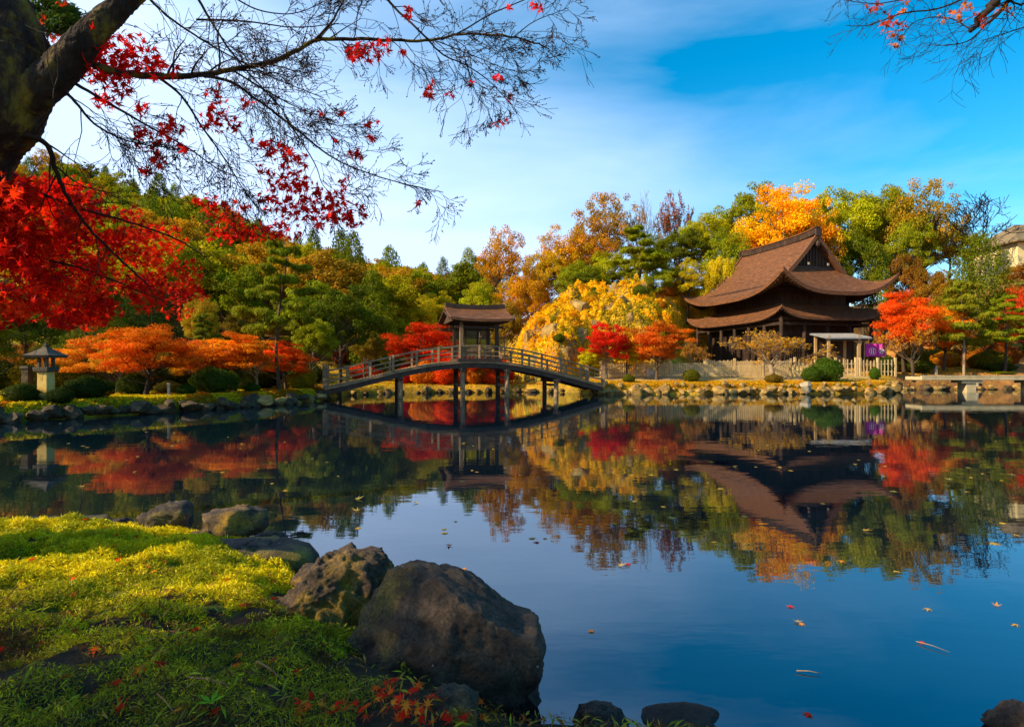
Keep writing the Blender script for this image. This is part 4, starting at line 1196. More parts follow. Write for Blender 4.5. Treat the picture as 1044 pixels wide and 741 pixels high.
for s in (-1, 1):
    m2 = MB(); m2.box(TP(s * (G + .62), 0, EZ + 5.2), (.14, .55, .6), trot); m2.build('ridge_end', M['wood_dark'], rg)
# lower roof ring
a2, b2 = 6.75, 5.0; EZ2 = 5.55; iw, iv = 4.5, 3.3
def f_low(side):
    def f(s, t):      # s along the edge -1..1, t 0 eave .. 1 wall
        if side in (0, 1):
            sg = 1 if side == 0 else -1
            u = s * (a2 + (iw - a2) * t); v = sg * (b2 + (iv - b2) * t)
        else:
            sg = 1 if side == 2 else -1
            v = s * (b2 + (iv - b2) * t); u = sg * (a2 + (iw - a2) * t)
        lf = .95 * abs(s) ** 5 * (1 - t) ** 1.3
        return TP(u, v, EZ2 + 1.25 * (.6 * t + .4 * t * t) + lf)
    return f
for k in range(4):
    sheet_roof(f_low(k), np.linspace(-1, 1, 61), np.linspace(0, 1, 12), .20, 'lower_roof', M['bark_roof'], temple)
# walls
def wallbox(hu, hv, z0, z1, name, mat, parent):
    m_ = MB()
    for s in (-1, 1):
        m_.box(TP(0, s * hv, (z0 + z1) / 2), (hu * 2, .12, z1 - z0), trot); m_.box(TP(s * hu, 0, (z0 + z1) / 2), (.12, hv * 2 - .13, z1 - z0), trot)
    return m_.build(name, mat, parent)
wallbox(4.4, 3.2, 6.0, 9.0, 'upper_wall', M['wood_temple'], temple)
lw = wallbox(4.6, 3.5, 1.9, 6.3, 'lower_wall', M['wood_temple'], temple)
m2 = MB(); m2.box(TP(0, 0, 1.55), (13.2, 10.0, .5), trot); m2.build('plinth', M['stone_slab'], temple)
m2 = MB(); m2.box(TP(0, 0, 2.05), (12.4, 9.4, .12), trot); m2.build('veranda_floor', M['wood_old'], temple)
for u in np.linspace(-5.9, 5.9, 7):
    for s in (-1, 1):
        m2 = MB(); p = TP(u, s * 4.35, 1.8); m2.tube([p, p + Vector((0, 0, 3.9))], [.15, .14], 12); m2.build('pillar', M['wood_temple'], temple, smooth=True)
for v in (-2.2, 0, 2.2):
    for s in (-1, 1):
        m2 = MB(); p = TP(s * 5.9, v, 1.8); m2.tube([p, p + Vector((0, 0, 3.9))], [.15, .14], 12); m2.build('pillar', M['wood_temple'], temple, smooth=True)
for s in (-1, 1):
    for z_ in (5.1, 5.5):
        m2 = MB(); m2.bar(TP(-6.0, s * 4.35, z_), TP(6.0, s * 4.35, z_), .16, .22); m2.bar(TP(s * 5.9, -4.35, z_ - .003), TP(s * 5.9, 4.35, z_ - .003), .15, .21); m2.build('tie_beam', M['wood_temple'], temple)
# doors: lattice panels in lower walls
for u in (-3.0, -1.0, 1.0, 3.0):
    m2 = MB()
    for q in range(9): m2.bar(TP(u - .8 + q * .2, 3.6, 2.3), TP(u - .8 + q * .2, 3.6, 4.6), .05, .05)
    for q in range(5): m2.bar(TP(u - .85, 3.62, 2.35 + q * .55), TP(u + .85, 3.62, 2.35 + q * .55), .05, .05)
    m2.build('lattice_door', M['wood_dark'], temple)
for v in (-2.2, 0, 2.2):
    m2 = MB()
    for q in range(9): m2.bar(TP(-4.7, v - .8 + q * .2, 2.3), TP(-4.7, v - .8 + q * .2, 4.6), .05, .05)
    for q in range(5): m2.bar(TP(-4.72, v - .85, 2.35 + q * .55), TP(-4.72, v + .85, 2.35 + q * .55), .05, .05)
    m2.build('lattice_door', M['wood_dark'], temple)
# rafters and bracket tiers beneath both eaves
def up_pt(side, s, t):     # t 0 at the eave, 1 inside
    aa = 7.35 + (4.3 - 7.35) * t; bb = 5.3 + (3.1 - 5.3) * t
    if side < 2: u, v = s * aa, (1 - 2 * side) * bb
    else: u, v = (5 - 2 * side) * aa, s * bb
    p = f_end(u, v); return Vector((p.x, p.y, p.z - .37))
def low_pt(side, s, t):
    p = f_low(side)(s * .985, .03 + t * .9); return Vector((p.x, p.y, p.z - .27))
for nm, fn_ in (('upper_rafter', up_pt), ('lower_rafter', low_pt)):
    for side in range(4):
        m2 = MB()
        for q in range(47):
            s = -1 + 2 * q / 46
            pp = [fn_(side, s, t) for t in (0, .2, .45, 1)]
            for a, b in zip(pp, pp[1:]): m2.bar(a, b, .08, .09)
        m2.build(nm, M['wood_temple'], temple)['kind'] = 'stuff'
for hu, hv, z_ in ((4.9, 3.7, 8.0), (5.4, 4.1, 8.3)):
    for s in (-1, 1):
        m2 = MB(); m2.bar(TP(-hu, s * hv, z_), TP(hu, s * hv, z_), .2, .22); m2.build('bracket_beam', M['wood_temple'], temple)
        m2 = MB(); m2.bar(TP(s * hu, -hv + .12, z_ + .003), TP(s * hu, hv - .12, z_ + .003), .2, .22); m2.build('bracket_beam', M['wood_temple'], temple)

# tin-roofed canopy before the temple's right flank
cn = thing('canopy', 'small grey metal canopy on wooden posts before the temple', 'canopy', (24.0, 42.3, 1.3))
def f_can(u, v): return Vector((24.55 + u, 42.3 + v, 3.95 + .18 * v))
sheet_roof(f_can, np.linspace(-1.75, 1.55, 2), np.linspace(-1.1, 1.3, 2), .07, 'canopy_roof', M['tin'], cn)
m2 = MB()
for q in range(20): x = 22.9 + q * .165; m2.bar((x, 41.22, 3.79), (x, 43.55, 4.21), .03, .04)
m2.build('roof_seam', M['tin'], cn)['kind'] = 'stuff'
for x in (23.1, 25.3):
    for y in (41.5, 43.3):
        m2 = MB(); m2.box((x, y, 2.5), (.16 if x < 24 else .2, .16, 2.9)); m2.build('post', M['wood_gold'], cn)
m2 = MB(); m2.box((24.6, 43.35, 2.6), (2.7, .08, 2.2)); m2.build('back_panel', M['wood_temple'], cn)
m2 = MB(); m2.bar((22.95, 41.5, 3.62), (25.95, 41.5, 3.62), .1, .16); m2.build('beam', M['wood_dark'], cn)

# purple cloth with pale crests
cu = thing('purple_curtain', 'purple cloth with white crests hanging beside the orange-red maple', 'curtain', (27.2, 42.6, 1.5))
m2 = MB()
xs_ = np.linspace(26.45, 28.0, 32)
for i in range(len(xs_) - 1):
    def yy(x): return 42.6 + .05 * math.sin(x * 14)
    x0, x1 = xs_[i], xs_[i + 1]
    for zt, zb in ((3.38, 2.44),):
        b = len(m2.v); m2.v += [(x0, yy(x0), zb), (x1, yy(x1), zb), (x1, yy(x1), zt), (x0, yy(x0), zt), (x0, yy(x0) + .02, zb), (x1, yy(x1) + .02, zb), (x1, yy(x1) + .02, zt), (x0, yy(x0) + .02, zt)]
        m2.f += [(b, b + 1, b + 2, b + 3), (b + 7, b + 6, b + 5, b + 4), (b, b + 4, b + 5, b + 1), (b + 3, b + 2, b + 6, b + 7)]
cl_ = m2.build('cloth', M['purple'], cu)
for cx, sc in ((26.95, 1.0), (27.62, .8)):
    m2 = MB()
    for k in range(16):
        a = 2 * PI * k / 16; b = 2 * PI * (k + 1) / 16
        m2.bar((cx + .24 * sc * math.cos(a), 42.53, 2.82 + .26 * sc * math.sin(a)), (cx + .24 * sc * math.cos(b), 42.53, 2.82 + .26 * sc * math.sin(b)), .05, .02)
    for dx in (-.07, .07): m2.box((cx + dx * sc, 42.53, 2.82), (.06, .02, .36 * sc))
    m2.build('crest', M['white'], cl_)
for x in (26.4, 28.05):
    m2 = MB(); m2.tube([(x, 42.62, 1.2), (x, 42.62, 3.5)], [.04, .04], 8); m2.build('pole', M['wood_gold'], cu)
m2 = MB(); m2.bar((26.4, 42.62, 3.43), (28.05, 42.62, 3.43), .04, .04); m2.build('top_bar', M['wood_gold'], cu)

# ------------------------------------------------------------------ fences
def fence(x0, y0, x1, y1, z0, h, sp, pw, name, label, pst, rails=(.3, .75)):
    t = thing(name, label, 'fence', (x0, y0, z0)); a = Vector((x0, y0)); b = Vector((x1, y1)); L = (b - a).length; d = (b - a) / L
    rot = Matrix.Rotation(math.atan2(d.y, d.x), 3, 'Z'); rnd = random.Random(int(x0 * 10))
    m_ = MB(); n = int(L / sp)
    for i in range(n + 1):
        p = a + d * (i * sp); hh_ = h * rnd.uniform(.93, 1.03)
        m_.box((p.x, p.y, z0 + hh_ / 2), (pw, .03, hh_), rot)
    m_.build('picket_panel', M['fence_wood'], t)
    for r_ in rails:
        m_ = MB(); m_.bar((a.x - d.y * -.04, a.y + .045, z0 + h * r_), (b.x, b.y + .045, z0 + h * r_), .05, .07); m_.build('rail', M['fence_wood'], t)
    n = int(L / pst)
    for i in range(n + 1):
        p = a + d * (L * i / n); m_ = MB(); m_.box((p.x, p.y + .02, z0 + h * .55), (.13, .13, h * 1.14), rot); m_.build('post', M['fence_wood'], t)
fence(6.1, 39.0, 13.4, 39.5, .95, .98, .125, .085, 'picket_fence', 'close-set pale picket fence below the golden knoll', 1.85)
fence(13.5, 39.5, 19.6, 40.0, .98, 1.12, .14, .10, 'picket_fence', 'taller close-set pale fence in front of the temple', 1.8)
fence(19.8, 39.8, 24.3, 40.2, .95, 1.22, .30, .075, 'picket_fence', 'open pale fence with wide gaps behind the tall clipped bush', 1.5)
fence(24.6, 40.2, 27.3, 40.5, .95, 1.2, .27, .075, 'picket_fence', 'short open pale fence below the purple cloth', 1.3)
rock(3, (9.2, 37.9, 1.15), (.95, .6, .95), .1, 'stone_pale', 'stone_marker', 'whitish squared stone beside the round orange-red maple', cat='stone')

# ------------------------------------------------------------------ stone footbridge at right
fb = thing('stone_footbridge', 'flat pale stone footbridge on low piers at the right bank', 'bridge', (25, 36, 0))
m2 = MB(); m2.box((32.3, 36.3, .90), (13.4, 1.5, .22)); sl = m2.build('slab', M['stone_slab'], fb, bevel=.02)
m2 = MB(); m2.box((32.3, 35.6, 1.05), (13.4, .12, .08)); m2.build('kerb', M['stone_slab'], sl)
for x in (28.85, 32.9):
    m2 = MB(); m2.box((x, 36.1, .1), (.62, .75, 1.36)); m2.build('pier', M['stone_slab'], fb, bevel=.02)
    m2 = MB(); m2.box((x, 36.1, .70), (1.3, .9, .16)); m2.build('pier_cap', M['stone_slab'], fb)

# bench, markers at right
bn = thing('bench', 'low stone bench behind the footbridge at right', 'bench', (34.2, 40.9, 1.0))
gb_ = gz(34.2, 41.2)
m2 = MB(); m2.box((34.8, 41.2, gb_ + .5), (1.3, .45, .12)); m2.build('seat', M['stone_pale'], bn)
for x in (34.35, 35.25): m2 = MB(); m2.box((x, 41.2, gb_ + .2), (.14, .34, .5)); m2.build('leg', M['lantern_roof'], bn)
ms = thing('stone_marker', 'narrow whitish upright stone beside the curved pine trunk', 'stone', (34.0, 41.4, gb_))
m2 = MB(); m2.tube([(33.95, 41.6, gb_ - .1), (33.98, 41.6, gb_ + .6), (33.92, 41.6, gb_ + 1.25), (33.80, 41.6, gb_ + 1.6)], [.17, .19, .15, .05], 10, rough=.1, rng=rr); m2.build('shaft', M['stone_pale'], ms)
m2 = MB(); m2.box((33.97, 41.6, gb_ + .03), (.55, .45, .14)); m2.build('base', M['stone_dark'], ms)
mp_ = thing('path_post', 'short dark-topped post beside the flat olive dome bush', 'post', (30.6, 39.9, .9)); g1 = gz(30.8, 41.6)
m2 = MB(); m2.box((31.0, 41.6, g1 + .3), (.14, .14, .7)); m2.build('shaft', M['stone_pale'], mp_)
m2 = MB(); m2.box((31.0, 41.6, g1 + .70), (.19, .19, .1)); m2.build('cap', M['lantern_roof'], mp_)

# ------------------------------------------------------------------ house on the hill at right
hx, hy = 60.5, 66.0; hz0 = 12.5
hs = thing('hilltop_house', 'cream walled house with brown roof high on the right hillside', 'house', (hx, hy, hz0))
m2 = MB(); m2.box((hx, hy, hz0 + 1.2), (9, 6, 4.0)); m2.build('wall', M['wall_cream'], hs)
m2 = MB()
ev = hz0 + 3.2; rg_ = hz0 + 5.7
m2.add([(hx - 5.2, hy - 3.8, ev), (hx + 5.2, hy - 3.8, ev), (hx + 5.2, hy + 3.8, ev), (hx - 5.2, hy + 3.8, ev), (hx - 2.2, hy, rg_), (hx + 2.2, hy, rg_), (hx - 5.2, hy - 3.8, ev - .2), (hx + 5.2, hy - 3.8, ev - .2), (hx + 5.2, hy + 3.8, ev - .2), (hx - 5.2, hy + 3.8, ev - .2)],
       [(0, 1, 5, 4), (1, 2, 5), (2, 3, 4, 5), (3, 0, 4), (0, 6, 7, 1), (1, 7, 8, 2), (2, 8, 9, 3), (3, 9, 6, 0), (9, 8, 7, 6)])
m2.build('roof', pbr('house_roof', [(.14, .10, .05), (.26, .19, .10)], 2, .85, .4, stretch=(1, 6, 6)), hs)
for x in (-3.1, -1.0, 1.1, 3.2):
    m2 = MB(); m2.box((hx + x, hy - 3.02, hz0 + 2.0), (1.2, .06, 1.3)); wd = m2.build('window', M['wood_dark'], hs)
    m2 = MB(); m2.box((hx + x, hy - 3.06, hz0 + 2.0), (1.0, .03, 1.1)); m2.build('pane', M['glass'], wd)

# ------------------------------------------------------------------ stone lantern, stone post on the left bank
lx_, ly_ = W(47, 400, 17.6).x, 17.6; lz_ = .45
ln = thing('stone_lantern', 'stout stone lantern with dark wide cap and golden-lit shaft', 'lantern', (lx_, ly_, lz_))
def lb(z0, z1, w0, w1, name, mat, bev=.02):
    m_ = MB(); c = Vector((lx_, ly_, 0)); vs = []
    for z_, w_ in ((z0, w0 * .58), (z1, w1 * .58)):
        for sx, sy in ((-1, -1), (1, -1), (1, 1), (-1, 1)): vs.append(c + Vector((sx * w_ / 2, sy * w_ / 2, lz_ + z_)))
    m_.add(vs, [(3, 2, 1, 0), (4, 5, 6, 7), (0, 1, 5, 4), (1, 2, 6, 5), (2, 3, 7, 6), (3, 0, 4, 7)])
    return m_.build(name, M[mat], ln, bevel=bev)
lb(-.1, .16, .95, .85, 'base', 'stone_dark'); lb(.16, .28, .72, .66, 'plinth', 'lantern_stone')
lb(.28, .96, .56, .54, 'shaft', 'lantern_stone'); lb(.96, 1.10, .78, .84, 'shelf', 'lantern_roof')
ch = MB()
for sx in (-1, 1):
    for sy in (-1, 1): ch.box((lx_ + sx * .12, ly_ + sy * .12, lz_ + 1.25), (.07, .07, .3))
ch.build('light_chamber', M['lantern_roof'], ln)
m_ = MB()
prof = [(.10, 1.72), (.22, 1.62), (.55, 1.50), (.92, 1.44), (.98, 1.50), (.92, 1.38), (.3, 1.40)]
vs = []
for r_, z_ in [(.3, 1.40), (.86, 1.40), (.96, 1.47), (.62, 1.55), (.28, 1.66), (.10, 1.74)]:
    for k in range(4):
        a = PI / 4 + k * PI / 2
        vs.append(Vector((lx_ + r_ * .60 * math.cos(a), ly_ + r_ * .60 * math.sin(a), lz_ + z_)))
fs = [(3, 2, 1, 0), (20, 21, 22, 23)]
for i in range(5):
    for k in range(4): fs.append((i * 4 + k, i * 4 + (k + 1) % 4, i * 4 + 4 + (k + 1) % 4, i * 4 + 4 + k))
m_.add(vs, fs); m_.build('cap', M['lantern_roof'], ln)
m_ = MB(); m_.lathe((lx_, ly_, lz_ + 1.72), [(.05, 0), (.07, .04), (.05, .09), (.01, .13)], 10); m_.build('finial', M['lantern_roof'], ln)
sp_ = thing('stone_post', 'slim stone post left of the stone lantern', 'post', (-15.0, 17.6, .45))
m_ = MB(); m_.box((-15.0, 17.6, .95), (.2, .2, 1.15)); m_.build('shaft', M['stone_dark'], sp_)
m_ = MB(); m_.box((-15.0, 17.6, 1.55), (.26, .26, .08)); m_.build('cap', M['lantern_roof'], sp_)
wp = W(172, 402, 20.6); sg_ = thing('garden_stake', 'short pale stake in the grass right of the crooked maple trunk', 'stake', (wp.x, wp.y, .5))
m_ = MB(); m_.box((wp.x, wp.y, .72), (.07, .07, .5)); m_.build('shaft', M['stone_pale'], sg_)
m_ = MB(); m_.box((wp.x, wp.y, .98), (.09, .09, .04)); m_.build('cap', M['stone_pale'], sg_)

# ------------------------------------------------------------------ near bank: moss, rocks, leaves
def bank_z(x, y):
    sd = pond_sd(x, y)
    base = .42 + .10 * np.clip((-x - .5) / 3, 0, 1) + (fbm(x, y, .9, 101) - .5) * .22 + (fbm(x, y, 4.5, 111, 3) - .5) * .12 - .125 * np.clip(y - 2.0, 0, 4)
    base = base - .16 * np.clip((x + .9) / .8, 0, 1)
    pr_ = np.clip(sd / .55, 0, 1) ** .6
    return np.where(sd > 0, -.02 + (base + .02) * pr_, sd * .9 - .02)
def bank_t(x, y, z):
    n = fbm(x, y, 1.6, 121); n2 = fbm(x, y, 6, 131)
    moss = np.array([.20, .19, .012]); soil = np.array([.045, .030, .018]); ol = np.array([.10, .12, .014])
    c = np.where((n > .47)[:, None], moss, ol); c = np.where((y + (n2 - .5) < 2.6)[:, None], soil * 1.2, c); c = np.where((n2 > .60)[:, None], soil, c)  # near strip soil-dark, with its shade put into the colour too
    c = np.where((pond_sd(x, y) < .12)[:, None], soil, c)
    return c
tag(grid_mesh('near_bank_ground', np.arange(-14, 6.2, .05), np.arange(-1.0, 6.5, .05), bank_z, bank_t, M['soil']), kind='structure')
rng = np.random.default_rng(44)
n = 800000
mx_ = rng.uniform(-6.2, .9, n); my_ = 1.25 + 4.6 * rng.random(n) ** 1.25
vis = (mx_ > -.95 * my_ - .15) & (pond_sd(mx_, my_) > .10)
mx_, my_ = mx_[vis], my_[vis]
cov = fbm(mx_, my_, 5.5, 141, 3); cov2 = fbm(mx_, my_, 1.3, 151)
keep = (cov + (cov2 - .5) * .5 - np.clip((mx_ + .9) * .35, 0, .3)) > .40
mx_, my_, cov, cov2 = mx_[keep], my_[keep], cov[keep], cov2[keep]
tuft = .012 + .045 * np.clip(cov - .4, 0, .4) * 2
mz_ = bank_z(mx_, my_) + tuft * rng.random(len(mx_)) * 1.6
P = np.stack([mx_, my_, mz_], 1); N = rng.normal(size=P.shape) + np.array([0, -.1, .5])
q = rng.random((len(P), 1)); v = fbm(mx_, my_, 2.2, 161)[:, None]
shade_soil = (my_ + 2.6 * (fbm(mx_, my_, 1.3, 171) - .5) + 1.6 * (fbm(mx_, my_, 5, 173) - .5) + rng.normal(size=len(P)) * .25 < 2.75)[:, None]  # near moss: brown soil tones plus shade painted into the blade colours
C = np.where(shade_soil, np.where(v > .5, np.array([[.27, .26, .02]]), np.where(v > .43, np.array([[.15, .12, .02]]), np.array([[.10, .055, .025]]))), np.where(v > .50, np.array([[.66, .60, .014]]), np.where(v > .42, np.array([[.52, .52, .014]]), np.array([[.34, .36, .016]])))) * (.6 + .8 * q)
sc_ = (.006 + .009 * rng.random(len(P))) * np.clip(my_ / 2.4, .8, 2.0)
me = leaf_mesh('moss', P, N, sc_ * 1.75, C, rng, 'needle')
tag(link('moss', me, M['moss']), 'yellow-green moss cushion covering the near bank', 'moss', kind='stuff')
print('moss blades', len(P))
# litter of needles, crumbs of bark and grass blades lying over the moss
n = 26000
ax_ = rng.uniform(-6, 1.0, n); ay_ = 1.25 + 4.4 * rng.random(n) ** 1.1
k_ = (ax_ > -.95 * ay_ - .15) & (pond_sd(ax_, ay_) > .06) & ((rng.random(n) < .30) | (ay_ < 2.9)) & (fbm(ax_, ay_, 3, 181) > .42)
ax_, ay_ = ax_[k_], ay_[k_]
P = np.stack([ax_, ay_, bank_z(ax_, ay_) + rng.uniform(.015, .05, len(ax_))], 1)
N = rng.normal(size=P.shape) * .5 + np.array([0, 0, 1.]); q = rng.random((len(P), 1))
C = np.where(q < .35, np.array([[.16, .07, .03]]), np.where(q < .6, np.array([[.36, .22, .07]]), np.where(q < .85, np.array([[.28, .32, .03]]), np.array([[.45, .06, .03]])))) * (.6 + .8 * rng.random((len(P), 1)))
S_1 = np.where(q[:, 0] < .85, rng.uniform(.02, .06, len(P)), .016)
me = leaf_mesh('leaf_litter', P, N, S_1, C, rng, 'needle')
tag(link('leaf_litter', me, M['moss']), 'needles and crumbs of dead leaf lying on the near moss', 'litter', kind='stuff')

# outlined boulder: photo silhouette gives the front profile, depth and lumps are its own
def boulder(name, label, sil, cpx, cpy, D, depth, mat, seed, parts=6, rough=.035, cat='rock'):
    import bmesh
    c = W(cpx, cpy, D); angs = []; rads = []; dn = []
    for (x0, y0), (x1, y1) in zip(sil, sil[1:] + sil[:1]):
        for q_ in range(12): dn.append((x0 + (x1 - x0) * q_ / 12, y0 + (y1 - y0) * q_ / 12))
    sil = dn
    for x, y in sil:
        p = W(x, y, D) - c; angs.append(math.atan2(p.z, p.x)); rads.append(math.hypot(p.x, p.z))
    o_ = np.argsort(angs); angs = np.array(angs)[o_]; rads = np.array(rads)[o_]
    angs = np.concatenate([angs - 2 * PI, angs, angs + 2 * PI]); rads = np.tile(rads, 3)
    bm = bmesh.new(); bmesh.ops.create_icosphere(bm, subdivisions=parts, radius=1.0)
    off = Vector((seed * 3.1, seed * 1.7, seed * 5.3)); rc_ = random.Random(seed * 7); Rm0 = float(rads.mean())
    cuts = []
    for q_ in range(16):
        v_ = Vector((rc_.gauss(0, .7), -abs(rc_.gauss(.9, .5)), rc_.gauss(.2, .8))).normalized()
        cuts.append((v_, math.sqrt((v_.x * Rm0) ** 2 + (v_.y * depth) ** 2 + (v_.z * Rm0) ** 2) * rc_.uniform(.72, .93)))
    for v in bm.verts:
        d = v.co.copy(); rxy = math.hypot(d.x, d.z)
        R = float(np.interp(math.atan2(d.z, d.x), angs, rads))
        Rm = float(rads.mean()); w_ = rxy ** .5
        e = (1 - (abs(d.y)) ** 3.0) ** (1 / 3.0) if abs(d.y) < 1 else 0
        s_ = e / max(rxy, 1e-4) if rxy > 1e-4 else 0
        p = Vector((d.x * R * s_, d.y * depth, d.z * R * s_))
        for nn_, dd_ in cuts:
            e_ = p.dot(nn_) - dd_
            if e_ > 0: p -= nn_ * e_ * .93
        p += d * (mnoise.fractal(p * 1.2 / Rm + off, 1, 2, 3) * rough * 1.0 - abs(mnoise.fractal(p * 2.4 / Rm + off * 2, 1, 2, 6)) * rough * 1.5 + rough * .4 + mnoise.fractal(p * 9 / Rm + off, .6, 2.2, 5) * rough * .35)
        v.co = p
    me = bpy.data.meshes.new(name); bm.to_mesh(me); bm.free()
    me.polygons.foreach_set('use_smooth', [True] * len(me.polygons))
    o = link(name, me, M[mat]); o.location = c
    if name == 'shore_rock': o.location.z -= .045
    return tag(o, label, cat)
boulder('boulder', 'large smooth dark boulder at the water edge of the mossy bank',
        [(340, 706), (346, 668), (362, 630), (380, 600), (394, 584), (420, 579), (448, 583), (470, 592), (492, 606), (512, 622), (530, 634), (546, 638), (552, 655), (550, 678), (541, 693), (552, 710), (566, 735), (560, 760), (450, 770), (350, 745)],
        448, 668, 2.62, .36, 'boulder', 3, rough=.024)
boulder('mossy_rock', 'cracked rock with golden moss left of the large boulder',
        [(238, 662), (262, 636), (300, 606), (322, 572), (350, 562), (384, 568), (395, 582), (388, 604), (368, 640), (352, 670), (330, 690), (280, 690), (245, 680)],
        318, 630, 3.10, .34, 'rock_mossy', 9, rough=.045)
boulder('shore_rock', 'pointed grey rock at the far edge of the moss', [(134, 536), (146, 522), (164, 510), (184, 509), (192, 521), (186, 538), (160, 546)], 163, 528, 5.0, .24, 'rock_wet', 14, 4)
boulder('shore_rock', 'flat-topped mossy rock right of the pointed grey rock', [(196, 538), (208, 518), (240, 512), (262, 518), (269, 532), (262, 544), (220, 548)], 234, 530, 4.8, .26, 'rock_mossy', 17, 4)
boulder('shore_rock', 'low dark slab littered with leaves at the moss edge', [(176, 562), (210, 549), (262, 546), (306, 555), (326, 572), (304, 590), (240, 586), (196, 578)], 254, 566, 4.2, .34, 'rock_wet', 21, 4)
boulder('shore_rock', 'long flat grey stone in the water at the left edge', [(-30, 530), (10, 524), (60, 527), (100, 522), (136, 526), (120, 534), (50, 538), (-20, 538)], 52, 530, 5.35, .25, 'rock_wet', 25, 4, rough=.015)
boulder('shore_rock', 'low dark stone just right of the long flat grey stone', [(92, 536), (104, 527), (124, 525), (140, 533), (134, 542), (104, 544)], 116, 535, 5.1, .2, 'rock_wet', 51, 4)
boulder('shore_rock', 'small golden mossed stone between slab and cracked rock', [(296, 592), (306, 576), (326, 571), (344, 580), (348, 596), (326, 604)], 322, 588, 3.75, .2, 'rock_mossy', 54, 4)
boulder('shore_rock', 'little dark stone at the water right of the flat-topped rock', [(252, 552), (262, 540), (280, 538), (294, 546), (290, 556), (266, 560)], 274, 549, 4.5, .16, 'rock_wet', 57, 4)
boulder('shore_rock', 'jagged low stone between the pointed grey rock and the dark slab', [(176, 556), (186, 541), (206, 538), (222, 546), (228, 558), (200, 566)], 200, 552, 4.55, .2, 'rock_mossy', 63, 4)
boulder('shore_rock', 'brown stone half sunk in moss below the cracked rock', [(226, 676), (240, 656), (262, 650), (284, 662), (288, 684), (258, 694)], 256, 672, 2.75, .14, 'rock_mossy', 60, 4)
boulder('small_rock', 'small rock with yellow lichen at the foot of the large boulder', [(428, 752), (436, 722), (452, 708), (474, 706), (486, 716), (488, 738), (480, 760)], 458, 732, 1.98, .10, 'rock_mossy', 29, 4, rough=.02)
boulder('small_rock', 'brown wet rock in the water right of the large boulder', [(582, 748), (592, 730), (612, 722), (632, 726), (642, 742), (630, 760), (600, 760)], 612, 742, 2.36, .12, 'boulder', 33, 4, rough=.015)
boulder('small_rock', 'flat grey stone just breaking the water at the bottom edge', [(640, 744), (662, 732), (700, 727), (738, 733), (750, 745), (700, 754), (650, 752)], 695, 741, 2.42, .14, 'rock_wet', 37, 4, rough=.008)
boulder('small_rock', 'dark rock in the bottom right corner', [(1012, 745), (1024, 733), (1040, 725), (1060, 722), (1080, 750), (1040, 765)], 1045, 745, 2.32, .12, 'boulder', 41, 4, rough=.015)

# single fallen maple leaves
def one_leaf(name, loc, size, nrm, color, label, group, seed, cat='leaf'):
    r_ = np.random.default_rng(seed)
    if 'leafm' not in PROTO:
        PROTO['leafm'] = [leaf_mesh('fallen_leaf', np.zeros((1, 3)), np.array([[0, 0, 1.]]), np.array([1.0]), np.ones((1, 3)), np.random.default_rng(s), 'star', c) for s, c in ((1, .12), (2, .4), (3, -.25), (4, .25))]
        for m_ in PROTO['leafm']: m_.materials.append(M['leaf'])
    o = bpy.data.objects.new(name, PROTO['leafm'][seed % 4]); COL.objects.link(o)
    o.location = loc; o.scale = (size,) * 3
    q_ = Vector(nrm).normalized().to_track_quat('Z', 'Y'); o.rotation_euler = (q_ @ Matrix.Rotation(r_.uniform(0, 6.28), 3, 'Z').to_quaternion()).to_euler()
    o.color = (*color, 1)
    return tag(o, label, cat, group)
rl = random.Random(8)
LC = [(.75, .03, .02), (.62, .02, .02), (.80, .12, .03), (.55, .05, .03), (.70, .25, .05)]
def on_bank(px, py):
    for D in np.arange(1.2, 6.2, .02):
        p = W(px, py, D)
        if p.z <= float(bank_z(np.array([p.x]), np.array([p.y]))[0]): return p
    return None
spots = [(86, 533), (78, 530), (92, 538), (185, 548), (180, 553), (192, 546), (176, 545), (110, 556), (100, 558), (118, 553), (118, 577), (124, 574), (165, 573), (170, 576), (22, 588), (120, 600), (290, 577), (296, 580), (302, 576), (284, 574), (308, 580), (178, 530), (112, 532)]
for k in range(36): spots.append((rl.uniform(90, 200), rl.uniform(540, 562)))
for k in range(56): spots.append((rl.uniform(0, 330), rl.uniform(560, 738)))
for k in range(14): spots.append((rl.uniform(270, 325), rl.uniform(570, 592)))
for k, (a, b) in enumerate(spots):
    p = on_bank(a, b)
    if p is None: continue
    one_leaf('fallen_leaf', p + Vector((0, 0, .03)), rl.uniform(.05, .075), (rl.gauss(0, .35), rl.gauss(0, .35), 1), LC[k % 5], 'red maple leaf fallen on the moss of the near bank', 'fallen leaves on the moss', k)
for k in range(95):      # heap at the boulder's foot
    a, b = (rl.uniform(378, 430), rl.uniform(705, 741)) if k < 34 else (rl.uniform(300, 640), rl.uniform(722, 742))
    p = on_bank(a, b)
    if p is None: continue
    p = p + (Vector((0, 0, 1.5)) - p).normalized() * rl.uniform(.01, .07)
    one_leaf('fallen_leaf', p + Vector((0, 0, rl.uniform(.015, .06))), rl.uniform(.045, .065), (rl.gauss(0, .6), rl.gauss(-.3, .6), 1), LC[(k * 3) % 5], 'maple leaf in the litter at the foot of the large boulder', 'fallen leaves at the boulder', k)
fl = [(806, 619), (818, 636), (812, 634), (824, 728), (603, 644), (676, 725), (528, 622), (474, 580), (946, 621), (940, 655), (1016, 618), (1036, 637), (548, 553), (556, 549), (632, 577), (640, 575), (858, 572), (915, 583), (458, 556)]
for k, (a, b) in enumerate(fl):
    D = F * EYE / (b - HY); p = W(a, b, D)
    one_leaf('floating_leaf', (p.x, p.y, .006), .075 if b > 600 else .1, (rl.gauss(0, .05), rl.gauss(0, .05), 1), [(.75, .05, .05), (.72, .32, .12), (.55, .40, .28)][k % 3], 'maple leaf floating on the still water of the pond', 'leaves floating on the pond', k)
